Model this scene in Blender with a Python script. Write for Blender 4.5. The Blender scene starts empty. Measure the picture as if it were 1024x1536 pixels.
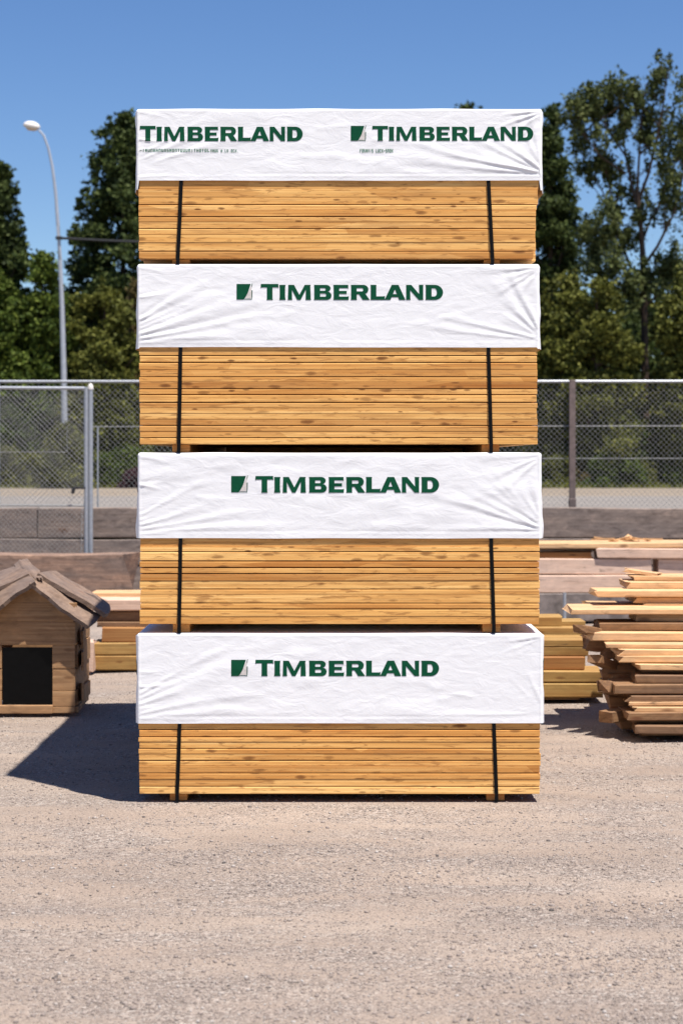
import bpy, bmesh, math, random
import numpy as np
from mathutils import Vector, Matrix
from mathutils.geometry import tessellate_polygon

random.seed(7)
SC = bpy.context.scene
COL = SC.collection
R = math.radians

# ------------------------------------------------------------------ camera model
D = 12.0                       # metres from camera to the front of the stack
PXM = 247.0                    # photo pixels per metre at the front of the stack
F = PXM * D
HZ = 690.0                     # horizon row in the photo
CH = (1203 - HZ) / PXM         # camera height


def at(px, py, Y):
    k = (Y + D) / F
    return Vector(((px - 512) * k, Y, CH - (py - HZ) * k))


def gx(px, Y): return (px - 512) * (Y + D) / F
def gz(py, Y): return CH - (py - HZ) * (Y + D) / F


# ------------------------------------------------------------------ object helpers
def tag(o, label=None, cat=None, group=None, kind=None):
    if label: o['label'] = label
    if cat: o['category'] = cat
    if group: o['group'] = group
    if kind: o['kind'] = kind
    return o


def empty(name, loc, label=None, cat=None, group=None, rz=0):
    o = bpy.data.objects.new(name, None)
    o.empty_display_size = 0.2
    COL.objects.link(o)
    o.location = loc
    o.rotation_euler = (0, 0, rz)
    return tag(o, label, cat, group)


def link(name, me, mat=None, parent=None, loc=(0, 0, 0), rot=(0, 0, 0), smooth=False):
    o = bpy.data.objects.new(name, me)
    COL.objects.link(o)
    if mat is not None:
        for m in (mat if isinstance(mat, (list, tuple)) else [mat]):
            me.materials.append(m)
    if parent is not None: o.parent = parent
    o.location = loc
    o.rotation_euler = rot
    if smooth: me.shade_smooth()
    return o


def np_mesh(name, v, f):
    """v (n,3), f (m,k) arrays -> mesh"""
    v = np.asarray(v, np.float32); f = np.asarray(f, np.int32)
    me = bpy.data.meshes.new(name)
    me.vertices.add(len(v)); me.vertices.foreach_set('co', v.ravel())
    k = f.shape[1]
    me.loops.add(f.size); me.loops.foreach_set('vertex_index', f.ravel())
    me.polygons.add(len(f))
    me.polygons.foreach_set('loop_start', np.arange(0, f.size, k, dtype=np.int32))
    me.polygons.foreach_set('loop_total', np.full(len(f), k, np.int32))
    me.update(calc_edges=True); me.validate()
    return me


class MB:
    """collects shapes into one bmesh"""
    def __init__(s): s.bm = bmesh.new()

    def box(s, c, d, rot=None, bevel=0.0):
        b = bmesh.new()
        bmesh.ops.create_cube(b, size=1.0)
        for v in b.verts:
            v.co = Vector((v.co.x * d[0], v.co.y * d[1], v.co.z * d[2]))
        if bevel > 0:
            bmesh.ops.bevel(b, geom=b.edges[:], offset=bevel, segments=2, affect='EDGES', profile=0.5)
        M = Matrix.Translation(Vector(c))
        if rot is not None: M = M @ rot.to_4x4()
        b.transform(M)
        s.add(b)
        return s

    def add(s, b):
        me = bpy.data.meshes.new('tmp'); b.to_mesh(me); b.free()
        s.bm.from_mesh(me); bpy.data.meshes.remove(me)

    def tube(s, pts, radii, n=10, cap=True):
        pts = [Vector(p) for p in pts]
        if not hasattr(radii, '__len__'): radii = [radii] * len(pts)
        rings = []
        up = Vector((0, 0, 1))
        for i, p in enumerate(pts):
            t = (pts[min(i + 1, len(pts) - 1)] - pts[max(i - 1, 0)]).normalized()
            a = t.cross(up)
            if a.length < 0.05: a = t.cross(Vector((0, 1, 0)))
            a.normalize(); b = a.cross(t).normalized()
            rings.append([s.bm.verts.new(p + (a * math.cos(2 * math.pi * k / n) + b * math.sin(2 * math.pi * k / n)) * radii[i]) for k in range(n)])
        for i in range(len(rings) - 1):
            for k in range(n):
                s.bm.faces.new((rings[i][k], rings[i][(k + 1) % n], rings[i + 1][(k + 1) % n], rings[i + 1][k]))
        if cap:
            s.bm.faces.new(rings[0][::-1]); s.bm.faces.new(rings[-1])
        return s

    def hexa(s, top4, thick):
        """slab from 4 top points (ccw) and a thickness along -normal"""
        p = [Vector(q) for q in top4]
        n = (p[2] - p[0]).cross(p[3] - p[1]).normalized()
        if n.z < 0: n = -n
        a = [s.bm.verts.new(q) for q in p]; b = [s.bm.verts.new(q - n * thick) for q in p]
        s.bm.faces.new(a); s.bm.faces.new(b[::-1])
        for i in range(4):
            j = (i + 1) % 4
            s.bm.faces.new((a[j], a[i], b[i], b[j]))
        return s

    def build(s, name, mat=None, parent=None, loc=(0, 0, 0), rot=(0, 0, 0), smooth=False):
        bmesh.ops.recalc_face_normals(s.bm, faces=s.bm.faces[:])
        me = bpy.data.meshes.new(name); s.bm.to_mesh(me); s.bm.free()
        o = link(name, me, mat, parent, loc, rot, False)
        if smooth:
            me.shade_smooth()
            me.set_sharp_from_angle(angle=R(40))
        return o


_tab = np.random.RandomState(11).rand(512, 512)


def vnoise(x, y, seed=0):
    x = np.asarray(x, float) + seed * 17.13; y = np.asarray(y, float) + seed * 7.77
    xi = np.floor(x).astype(int); yi = np.floor(y).astype(int)
    fx = x - xi; fy = y - yi
    fx = fx * fx * (3 - 2 * fx); fy = fy * fy * (3 - 2 * fy)
    g = lambda a, b: _tab[a & 511, b & 511]
    return (g(xi, yi) * (1 - fx) + g(xi + 1, yi) * fx) * (1 - fy) + (g(xi, yi + 1) * (1 - fx) + g(xi + 1, yi + 1) * fx) * fy - 0.5


# ------------------------------------------------------------------ materials
def new_mat(name):
    m = bpy.data.materials.new(name); m.use_nodes = True
    nt = m.node_tree; b = nt.nodes['Principled BSDF']
    return m, nt, b


def nd(nt, t, **kw):
    n = nt.nodes.new(t)
    for k, v in kw.items():
        if k in n.inputs.keys(): n.inputs[k].default_value = v
        else: setattr(n, k, v)
    return n


def ramp(nt, fac, stops, interp='LINEAR'):
    r = nt.nodes.new('ShaderNodeValToRGB'); r.color_ramp.interpolation = interp
    els = r.color_ramp.elements
    while len(els) < len(stops): els.new(0.5)
    for e, (p, c) in zip(els, stops):
        e.position = p; e.color = (c[0], c[1], c[2], 1) if hasattr(c, '__len__') else (c, c, c, 1)
    nt.links.new(fac, r.inputs[0])
    return r.outputs[0]


def mix(nt, fac, a, b, mode='MIX'):
    m = nt.nodes.new('ShaderNodeMix'); m.data_type = 'RGBA'; m.blend_type = mode
    for s, v in ((0, fac), (6, a), (7, b)):
        if hasattr(v, 'links'): nt.links.new(v, m.inputs[s])
        elif s == 0: m.inputs[0].default_value = v
        else: m.inputs[s].default_value = (v[0], v[1], v[2], 1)
    return m.outputs[2]


def bump(nt, b, h, strength=0.3, dist=0.01, prev=None):
    n = nd(nt, 'ShaderNodeBump', Strength=strength, Distance=dist)
    nt.links.new(h, n.inputs['Height'])
    if prev: nt.links.new(prev, n.inputs['Normal'])
    if b: nt.links.new(n.outputs[0], b.inputs['Normal'])
    return n.outputs[0]


def rnd_coords(nt, scale, spread=37.0):
    """object coordinates, shifted by a random amount per object, then scaled"""
    tc = nt.nodes.new('ShaderNodeTexCoord'); oi = nt.nodes.new('ShaderNodeObjectInfo')
    mu = nd(nt, 'ShaderNodeMath', operation='MULTIPLY'); mu.inputs[1].default_value = spread
    nt.links.new(oi.outputs['Random'], mu.inputs[0])
    cb = nt.nodes.new('ShaderNodeCombineXYZ')
    for i in range(3): nt.links.new(mu.outputs[0], cb.inputs[i])
    ad = nd(nt, 'ShaderNodeVectorMath', operation='ADD')
    nt.links.new(tc.outputs['Object'], ad.inputs[0]); nt.links.new(cb.outputs[0], ad.inputs[1])
    ml = nd(nt, 'ShaderNodeVectorMath', operation='MULTIPLY'); ml.inputs[1].default_value = scale
    nt.links.new(ad.outputs[0], ml.inputs[0])
    return ml.outputs[0], ad.outputs[0], oi.outputs['Random']


def scaled(nt, vec, scale):
    ml = nd(nt, 'ShaderNodeVectorMath', operation='MULTIPLY'); ml.inputs[1].default_value = scale
    nt.links.new(vec, ml.inputs[0])
    return ml.outputs[0]


def noise(nt, vec, scale=1.0, detail=4.0, rough=0.55, dist=0.0):
    n = nd(nt, 'ShaderNodeTexNoise', Scale=scale, Detail=detail, Roughness=rough, Distortion=dist)
    nt.links.new(vec, n.inputs['Vector'])
    return n.outputs['Fac']


def wood_mat(name, light, mid, dark, knot=(0.14, 0.05, 0.015), knots=0.62, var=0.55, rough=0.72, gs=1.0, weather=0.0, grey=(0.2, 0.17, 0.15), knot_scale=(3.2, 11, 13), grit=0.0):
    m, nt, b = new_mat(name)
    g, vec, rnd = rnd_coords(nt, (1.1 * gs, 26 * gs, 60 * gs))
    n1 = noise(nt, g, 1.0, 6, 0.62, 0.25)
    c = ramp(nt, n1, [(0.26, dark), (0.5, mid), (0.72, light)])
    # long soft colour patches along a board
    n2 = noise(nt, scaled(nt, vec, (1.6, 9, 14)), 1.0, 3, 0.5)
    c = mix(nt, ramp(nt, n2, [(0.42, 0.0), (0.64, 0.75)]), c, mid if weather else (mid[0] * .8, mid[1] * .66, mid[2] * .58), 'MIX')
    # a board-to-board difference
    tint = ramp(nt, rnd, [(0.0, (1.0, 0.93, 0.82)), (0.25, (0.86, 0.78, 0.70)), (0.5, (1.08, 1.06, 1.0)), (0.75, (0.94, 0.84, 0.74)), (1.0, (1.1, 1.1, 1.08))])
    c = mix(nt, var, c, tint, 'MULTIPLY')
    # knots
    v = nd(nt, 'ShaderNodeTexVoronoi', feature='F1', Scale=1.0, Randomness=1.0)
    wv = mix(nt, 0.10, scaled(nt, vec, knot_scale), scaled(nt, vec, (9, 9, 9)), 'ADD')
    nt.links.new(wv, v.inputs['Vector'])
    kd = ramp(nt, v.outputs['Distance'], [(0.10, 1.0), (0.17, 0.75), (0.26, 0.0)])
    sel = nd(nt, 'ShaderNodeSeparateColor'); nt.links.new(v.outputs['Color'], sel.inputs[0])
    ks = ramp(nt, sel.outputs[0], [(knots, 0.0), (knots + 0.02, 0.55), (1.0, 1.0)])
    km = nd(nt, 'ShaderNodeMath', operation='MULTIPLY'); nt.links.new(kd, km.inputs[0]); nt.links.new(ks, km.inputs[1])
    c = mix(nt, km.outputs[0], c, knot)
    if weather:
        n3 = noise(nt, scaled(nt, vec, (0.9, 3, 5)), 1.0, 5, 0.6)
        c = mix(nt, ramp(nt, n3, [(0.35, 0.0), (0.62, weather)]), c, grey)
    if grit:
        n5 = noise(nt, scaled(nt, vec, (5, 9, 13)), 1.0, 6, 0.72, 0.8)
        c = mix(nt, grit, c, ramp(nt, n5, [(0.28, (0.42, 0.40, 0.39)), (0.47, (0.9, 0.88, 0.87)), (0.56, (1.05, 1.03, 1.0)), (0.72, (1.5, 1.42, 1.36))]), 'MULTIPLY')
        n6 = noise(nt, scaled(nt, vec, (1.1, 7, 9)), 1.0, 5, 0.7, 1.2)
        c = mix(nt, ramp(nt, n6, [(0.30, 0.8), (0.37, 0.0)]), c, (0.035, 0.027, 0.024))
    # fine dark checks
    n4 = noise(nt, scaled(nt, vec, (2.5, 60, 140)), 1.0, 3, 0.6)
    c = mix(nt, ramp(nt, n4, [(0.27, 0.5), (0.36, 0.0)]), c, (dark[0] * .4, dark[1] * .35, dark[2] * .3))
    nt.links.new(c, b.inputs['Base Color'])
    b.inputs['Roughness'].default_value = rough
    b.inputs['Specular IOR Level'].default_value = 0.25
    bump(nt, b, n1, 0.35, 0.004)
    return m


def plain(name, col, rough=0.6, metal=0.0, var=0.15, scale=30.0, bump_s=0.1, spec=0.4):
    m, nt, b = new_mat(name)
    tc = nt.nodes.new('ShaderNodeTexCoord')
    n = noise(nt, tc.outputs['Object'], scale, 5, 0.6)
    lo = tuple(x * (1 - var) for x in col); hi = tuple(min(1, x * (1 + var)) for x in col)
    nt.links.new(ramp(nt, n, [(0.3, lo), (0.7, hi)]), b.inputs['Base Color'])
    b.inputs['Roughness'].default_value = rough; b.inputs['Metallic'].default_value = metal
    b.inputs['Specular IOR Level'].default_value = spec
    if bump_s: bump(nt, b, n, bump_s, 0.003)
    return m


def leaf_mat(name, dark, mid, light, trans=0.22):
    m, nt, b = new_mat(name)
    ge = nt.nodes.new('ShaderNodeNewGeometry')
    tc = nt.nodes.new('ShaderNodeTexCoord')
    c = ramp(nt, ge.outputs['Random Per Island'], [(0.0, dark), (0.5, mid), (1.0, light)])
    n = noise(nt, tc.outputs['Object'], 0.75, 3, 0.6)
    c = mix(nt, ramp(nt, n, [(0.38, 0.55), (0.62, 0.0)]), c, dark)
    nt.links.new(c, b.inputs['Base Color'])
    b.inputs['Roughness'].default_value = 0.65
    b.inputs['Specular IOR Level'].default_value = 0.12
    tr = nt.nodes.new('ShaderNodeBsdfTranslucent'); nt.links.new(c, tr.inputs['Color'])
    ms = nt.nodes.new('ShaderNodeMixShader'); ms.inputs[0].default_value = trans
    nt.links.new(b.outputs[0], ms.inputs[1]); nt.links.new(tr.outputs[0], ms.inputs[2])
    nt.links.new(ms.outputs[0], nt.nodes['Material Output'].inputs['Surface'])
    return m


M = {}
def pine_mat():
    """planed softwood edges: fine streaks, brown blotches and small knots, every board its own tone"""
    m, nt, b = new_mat('pine_boards')
    g, vec, rnd = rnd_coords(nt, (0.9, 20, 85))
    n1 = noise(nt, g, 1.0, 7, 0.66, 0.2)
    c = ramp(nt, n1, [(0.24, (0.50, 0.215, 0.060)), (0.44, (0.74, 0.405, 0.128)), (0.60, (0.84, 0.520, 0.192)), (0.8, (0.90, 0.64, 0.290))])
    # butt-jointed lengths: sections of a board differ in tone
    vb = nd(nt, 'ShaderNodeTexVoronoi', feature='F1', Scale=1.0, Randomness=1.0)
    nt.links.new(scaled(nt, vec, (1.1, 3, 9)), vb.inputs['Vector'])
    sc_ = nd(nt, 'ShaderNodeSeparateColor'); nt.links.new(vb.outputs['Color'], sc_.inputs[0])
    c = mix(nt, 0.8, c, ramp(nt, sc_.outputs[0], [(0.0, (0.74, 0.61, 0.50)), (0.3, (0.97, 0.92, 0.86)), (0.6, (1.03, 1.02, 1.0)), (1.0, (1.10, 1.12, 1.16))]), 'MULTIPLY')
    tint = ramp(nt, rnd, [(0.0, (0.70, 0.55, 0.43)), (0.17, (1.0, 0.96, 0.9)), (0.34, (1.1, 1.12, 1.12)), (0.5, (0.84, 0.69, 0.54)), (0.68, (1.04, 1.0, 0.92)), (0.84, (0.92, 0.80, 0.66)), (1.0, (1.12, 1.16, 1.2))])
    c = mix(nt, 0.95, c, tint, 'MULTIPLY')
    # brown blotches, long and thin
    n2 = noise(nt, scaled(nt, vec, (7.5, 22, 55)), 1.0, 4, 0.6, 0.6)
    c = mix(nt, ramp(nt, n2, [(0.56, 0.0), (0.63, 0.62), (0.75, 0.8)]), c, (0.36, 0.155, 0.045))
    n3 = noise(nt, scaled(nt, vec, (2.2, 12, 26)), 1.0, 4, 0.6, 0.3)
    c = mix(nt, ramp(nt, n3, [(0.50, 0.0), (0.66, 0.55)]), c, (0.47, 0.225, 0.07))
    # knots
    for sc3, sel_, col in (((5.0, 9, 17), 0.56, (0.20, 0.075, 0.02)), ((9.0, 15, 30), 0.80, (0.16, 0.055, 0.015))):
        v = nd(nt, 'ShaderNodeTexVoronoi', feature='F1', Scale=1.0, Randomness=1.0)
        wob = nd(nt, 'ShaderNodeTexNoise', Scale=14.0, Detail=2.0); nt.links.new(vec, wob.inputs['Vector'])
        nt.links.new(mix(nt, 0.22, scaled(nt, vec, sc3), wob.outputs['Color'], 'ADD'), v.inputs['Vector'])
        kd = ramp(nt, v.outputs['Distance'], [(0.07, 1.0), (0.15, 0.8), (0.24, 0.0)])
        sl = nd(nt, 'ShaderNodeSeparateColor'); nt.links.new(v.outputs['Color'], sl.inputs[0])
        ks = ramp(nt, sl.outputs[1], [(sel_, 0.0), (sel_ + .02, 0.45), (1.0, 1.0)])
        km = nd(nt, 'ShaderNodeMath', operation='MULTIPLY'); nt.links.new(kd, km.inputs[0]); nt.links.new(ks, km.inputs[1])
        c = mix(nt, km.outputs[0], c, col)
    # hairline checks
    n4 = noise(nt, scaled(nt, vec, (2.0, 60, 160)), 1.0, 3, 0.6)
    c = mix(nt, ramp(nt, n4, [(0.28, 0.65), (0.36, 0.0)]), c, (0.14, 0.055, 0.018))
    nt.links.new(c, b.inputs['Base Color'])
    b.inputs['Roughness'].default_value = 0.7; b.inputs['Specular IOR Level'].default_value = 0.2
    bump(nt, b, n1, 0.3, 0.004)
    return m


M['pine'] = pine_mat()
M['skid'] = wood_mat('skid_wood', (0.72, 0.40, 0.14), (0.60, 0.29, 0.085), (0.32, 0.13, 0.04), gs=2.0, knots=0.9)
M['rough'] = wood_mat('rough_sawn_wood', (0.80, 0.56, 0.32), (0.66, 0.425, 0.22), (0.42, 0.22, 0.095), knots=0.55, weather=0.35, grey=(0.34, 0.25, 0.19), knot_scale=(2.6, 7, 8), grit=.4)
M['rough_dark'] = wood_mat('rough_brown_shade_wood', (0.36, 0.22, 0.11), (0.24, 0.135, 0.065), (0.11, 0.058, 0.028), weather=0.5, grey=(0.17, 0.115, 0.085), grit=.7)  # brown boards, and the dark of shaded gaps put into the colour
M['treated'] = wood_mat('treated_olive_wood', (0.46, 0.305, 0.115), (0.37, 0.235, 0.083), (0.24, 0.14, 0.05), knots=0.75, var=0.5, grit=.3)
M['treated_brown'] = wood_mat('treated_brown_wood', (0.44, 0.24, 0.09), (0.34, 0.17, 0.06), (0.22, 0.10, 0.04), knots=0.85, var=0.4)
M['timber'] = wood_mat('pale_pink_timber', (0.76, 0.58, 0.47), (0.65, 0.47, 0.37), (0.44, 0.29, 0.21), knots=0.75, weather=0.3, grey=(0.52, 0.42, 0.37), gs=.7, knot_scale=(1.5, 5, 6), grit=.4)
M['weathered'] = wood_mat('weathered_sleeper', (0.33, 0.275, 0.24), (0.24, 0.195, 0.172), (0.105, 0.08, 0.07), knots=0.86, weather=0.8, grey=(0.175, 0.147, 0.135), gs=.55, knot_scale=(1.2, 4, 4), grit=1.0)
M['beam'] = wood_mat('split_beam', (0.46, 0.33, 0.25), (0.33, 0.22, 0.165), (0.15, 0.10, 0.08), knots=0.8, weather=0.85, grey=(0.15, 0.115, 0.10), gs=.6, knot_scale=(1.0, 3, 3), grit=.9)
M['kennel'] = wood_mat('kennel_boards', (0.48, 0.305, 0.165), (0.38, 0.22, 0.11), (0.18, 0.092, 0.045), knots=0.6, weather=0.35, grey=(0.28, 0.18, 0.105), gs=.9, grit=.55)
M['roof'] = wood_mat('weathered_roof_boards', (0.30, 0.225, 0.175), (0.225, 0.16, 0.122), (0.11, 0.072, 0.052), knots=0.9, weather=0.7, grey=(0.165, 0.13, 0.115), gs=.8, grit=.6)
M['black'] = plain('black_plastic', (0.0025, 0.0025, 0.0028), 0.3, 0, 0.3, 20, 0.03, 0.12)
M['strap'] = plain('black_strap', (0.004, 0.004, 0.0045), 0.55, 0, 0.3, 200, 0.1, 0.12)
M['green'] = plain('green_ink', (0.003, 0.070, 0.031), 0.55, 0, 0.12, 60, 0.0, 0.12)
M['faint'] = plain('faded_green_ink', (0.09, 0.21, 0.14), 0.55, 0, 0.3, 90, 0.0, 0.12)
M['sail'] = plain('grey_ink', (0.62, 0.58, 0.54), 0.5, 0, 0.15, 60, 0.0, 0.3)
M['steel'] = plain('galvanised_steel', (0.40, 0.42, 0.45), 0.45, 0.55, 0.12, 25, 0.05)
M['wire'] = plain('galvanised_wire', (0.34, 0.34, 0.33), 0.5, 0.4, 0.15, 25, 0)
M['brownpost'] = plain('rusty_brown_post', (0.155, 0.118, 0.108), 0.7, 0.1, 0.25, 14, 0.2)
M['lampgrey'] = plain('grey_lamp_paint', (0.42, 0.44, 0.48), 0.45, 0.3, 0.1, 8, 0)
M['lamphead'] = plain('pale_lamp_housing', (0.70, 0.66, 0.62), 0.45, 0.0, 0.08, 8, 0)
M['lens'] = plain('lamp_lens', (0.62, 0.48, 0.36), 0.25, 0.0, 0.08, 8, 0)
M['concrete'] = plain('grey_concrete', (0.185, 0.155, 0.14), 0.9, 0, 0.5, 6, 0.4)
M['bark'] = plain('tree_bark', (0.085, 0.06, 0.045), 0.9, 0, 0.4, 9, 0.6, 0.1)
M['cable'] = plain('black_cable', (0.02, 0.02, 0.022), 0.6, 0, 0.2, 10, 0)
M['leaf_dark'] = leaf_mat('dark_leaves', (0.020, 0.031, 0.010), (0.056, 0.081, 0.022), (0.132, 0.163, 0.048))
M['leaf_mid'] = leaf_mat('green_leaves', (0.028, 0.047, 0.009), (0.083, 0.123, 0.020), (0.176, 0.215, 0.039))
M['leaf_olive'] = leaf_mat('olive_leaves', (0.045, 0.052, 0.012), (0.126, 0.138, 0.027), (0.239, 0.237, 0.055))
M['leaf_brown'] = leaf_mat('brownish_leaves', (0.057, 0.042, 0.018), (0.145, 0.111, 0.043), (0.233, 0.189, 0.076))
M['leaf_airy'] = leaf_mat('loose_crown_leaves', (0.038, 0.052, 0.017), (0.098, 0.120, 0.038), (0.189, 0.208, 0.076))
M['leaf_purple'] = leaf_mat('purple_leaves', (0.04, 0.018, 0.022), (0.10, 0.045, 0.06), (0.16, 0.08, 0.10))


def wrap_mat():
    m, nt, b = new_mat('white_woven_wrap')
    tc = nt.nodes.new('ShaderNodeTexCoord')
    n1 = noise(nt, scaled(nt, tc.outputs['Object'], (7, 7, 16)), 1.0, 5, 0.6, 0.6)
    n2 = noise(nt, scaled(nt, tc.outputs['Object'], (60, 60, 60)), 1.0, 3, 0.6)
    c = ramp(nt, n1, [(0.3, (0.82, 0.82, 0.825)), (0.7, (0.87, 0.87, 0.872))])
    nt.links.new(c, b.inputs['Base Color'])
    b.inputs['Roughness'].default_value = 0.5
    b.inputs['Specular IOR Level'].default_value = 0.35
    p = bump(nt, None, n1, 0.28, 0.012)
    bump(nt, b, n2, 0.08, 0.003, p)
    return m


M['wrap'] = wrap_mat()


def ground_mat():
    m, nt, b = new_mat('compacted_gravel')
    tc = nt.nodes.new('ShaderNodeTexCoord'); P = tc.outputs['Object']
    big = noise(nt, scaled(nt, P, (0.5, 1.1, 1)), 1.0, 4, 0.55)
    patch = noise(nt, scaled(nt, P, (0.9, 2.6, 1)), 1.0, 4, 0.6, 0.5)
    grit = noise(nt, P, 75.0, 4, 0.65)
    v = nd(nt, 'ShaderNodeTexVoronoi', feature='F1', Scale=58.0); nt.links.new(P, v.inputs['Vector'])
    v2 = nd(nt, 'ShaderNodeTexVoronoi', feature='F1', Scale=125.0); nt.links.new(P, v2.inputs['Vector'])
    c = ramp(nt, big, [(0.3, (0.260, 0.207, 0.170)), (0.5, (0.310, 0.249, 0.204)), (0.72, (0.358, 0.292, 0.240))])
    # grey stones showing through the fines in patches
    mask = ramp(nt, patch, [(0.42, 0.0), (0.60, 1.0)])
    sel = nd(nt, 'ShaderNodeSeparateColor'); nt.links.new(v.outputs['Color'], sel.inputs[0])
    stone = ramp(nt, sel.outputs[0], [(0.0, (0.17, 0.146, 0.134)), (0.4, (0.29, 0.243, 0.212)), (0.75, (0.37, 0.318, 0.282)), (1.0, (0.47, 0.43, 0.39))])
    mk = nd(nt, 'ShaderNodeMath', operation='MULTIPLY'); mk.inputs[1].default_value = 0.6
    nt.links.new(mask, mk.inputs[0])
    c = mix(nt, mk.outputs[0], c, stone)
    c = mix(nt, 0.55, c, ramp(nt, grit, [(0.30, (0.38, 0.37, 0.36)), (0.5, (1, 1, 1)), (0.72, (1.5, 1.48, 1.45))]), 'MULTIPLY')
    nt.links.new(c, b.inputs['Base Color'])
    b.inputs['Roughness'].default_value = 0.95; b.inputs['Specular IOR Level'].default_value = 0.1
    inv = ramp(nt, v.outputs['Distance'], [(0.0, 1.0), (0.6, 0.0)])
    hm = nd(nt, 'ShaderNodeMath', operation='MULTIPLY'); nt.links.new(inv, hm.inputs[0]); nt.links.new(ramp(nt, patch, [(0.38, 0.15), (0.6, 1.0)]), hm.inputs[1])
    p = bump(nt, None, hm.outputs[0], 0.9, 0.014)
    p = bump(nt, None, v2.outputs['Distance'], 0.55, 0.007, p)
    p = bump(nt, None, noise(nt, P, 9.0, 4, 0.6), 0.35, 0.03, p)
    bump(nt, b, grit, 0.5, 0.010, p)
    return m


M['ground'] = ground_mat()


def soil_mat(name, c1, c2, c3, s=2.0):
    m, nt, b = new_mat(name)
    tc = nt.nodes.new('ShaderNodeTexCoord')
    n = noise(nt, scaled(nt, tc.outputs['Object'], (0.3 * s, s, s)), 1.0, 6, 0.65)
    nt.links.new(ramp(nt, n, [(0.3, c1), (0.5, c2), (0.7, c3)]), b.inputs['Base Color'])
    b.inputs['Roughness'].default_value = 0.95; b.inputs['Specular IOR Level'].default_value = 0.1
    bump(nt, b, noise(nt, tc.outputs['Object'], 20, 4), 0.3, 0.02)
    return m


M['road'] = soil_mat('sunbleached_asphalt', (0.185, 0.165, 0.150), (0.22, 0.20, 0.182), (0.25, 0.23, 0.21))
M['verge'] = soil_mat('dusty_verge', (0.19, 0.155, 0.120), (0.235, 0.195, 0.153), (0.28, 0.235, 0.185))
M['grassland'] = soil_mat('dry_grass_ground', (0.045, 0.05, 0.018), (0.075, 0.078, 0.028), (0.12, 0.11, 0.045), 1.2)


def pebble_mat():
    m, nt, b = new_mat('pebble_stone')
    ge = nt.nodes.new('ShaderNodeNewGeometry')
    c = ramp(nt, ge.outputs['Random Per Island'], [(0.0, (0.09, 0.08, 0.075)), (0.05, (0.21, 0.175, 0.155)), (0.4, (0.275, 0.225, 0.195)), (0.85, (0.32, 0.27, 0.235)), (1.0, (0.42, 0.385, 0.355))])
    nt.links.new(c, b.inputs['Base Color']); b.inputs['Roughness'].default_value = 0.85
    b.inputs['Specular IOR Level'].default_value = 0.2
    return m


M['pebble'] = pebble_mat()

# ------------------------------------------------------------------ sun and sky
light_dir = Vector((-0.985, 1.15, -4.21)).normalized()
sun_d = bpy.data.lights.new('sun', 'SUN'); sun_d.energy = 4.6; sun_d.angle = R(0.55); sun_d.color = (1.0, 0.94, 0.865)
sun = bpy.data.objects.new('sun', sun_d); COL.objects.link(sun)
sun.rotation_euler = light_dir.to_track_quat('-Z', 'Y').to_euler()
sun.location = (6, -8, 20)
to_sun = -light_dir
elev = math.asin(to_sun.z)
azim = math.atan2(to_sun.x, to_sun.y)          # from +Y towards +X

w = bpy.data.worlds.new('World'); SC.world = w; w.use_nodes = True
nt = w.node_tree; bg = nt.nodes['Background']
sky = nt.nodes.new('ShaderNodeTexSky'); sky.sky_type = 'NISHITA'; sky.sun_disc = False
sky.sun_elevation = elev; sky.sun_rotation = azim
sky.air_density = 1.0; sky.dust_density = 0.15; sky.ozone_density = 3.0; sky.altitude = 1200
hs = nt.nodes.new('ShaderNodeHueSaturation'); hs.inputs['Saturation'].default_value = 1.2; hs.inputs['Hue'].default_value = 0.509
nt.links.new(sky.outputs[0], hs.inputs['Color']); nt.links.new(hs.outputs[0], bg.inputs['Color'])
bg.inputs['Strength'].default_value = 0.07

# ------------------------------------------------------------------ lettering
GH = 65.0      # height of the small capitals; the T is 69 tall


def flare(x0, x1, y0, y1, f=2.0, n=5):
    """vertical stem with slightly flared ends, ccw polygon"""
    def w_(t): return f * (abs(2 * t - 1) ** 6)
    ys = [i / n for i in range(n + 1)]
    right = [(x1 + w_(t), y0 + (y1 - y0) * t) for t in ys]
    left = [(x0 - w_(t), y0 + (y1 - y0) * t) for t in reversed(ys)]
    return right + left


def arc(cx, cy, rx, ry, a0, a1, n=14):
    return [(cx + rx * math.cos(R(a0 + (a1 - a0) * i / n)), cy + ry * math.sin(R(a0 + (a1 - a0) * i / n))) for i in range(n + 1)]


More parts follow.
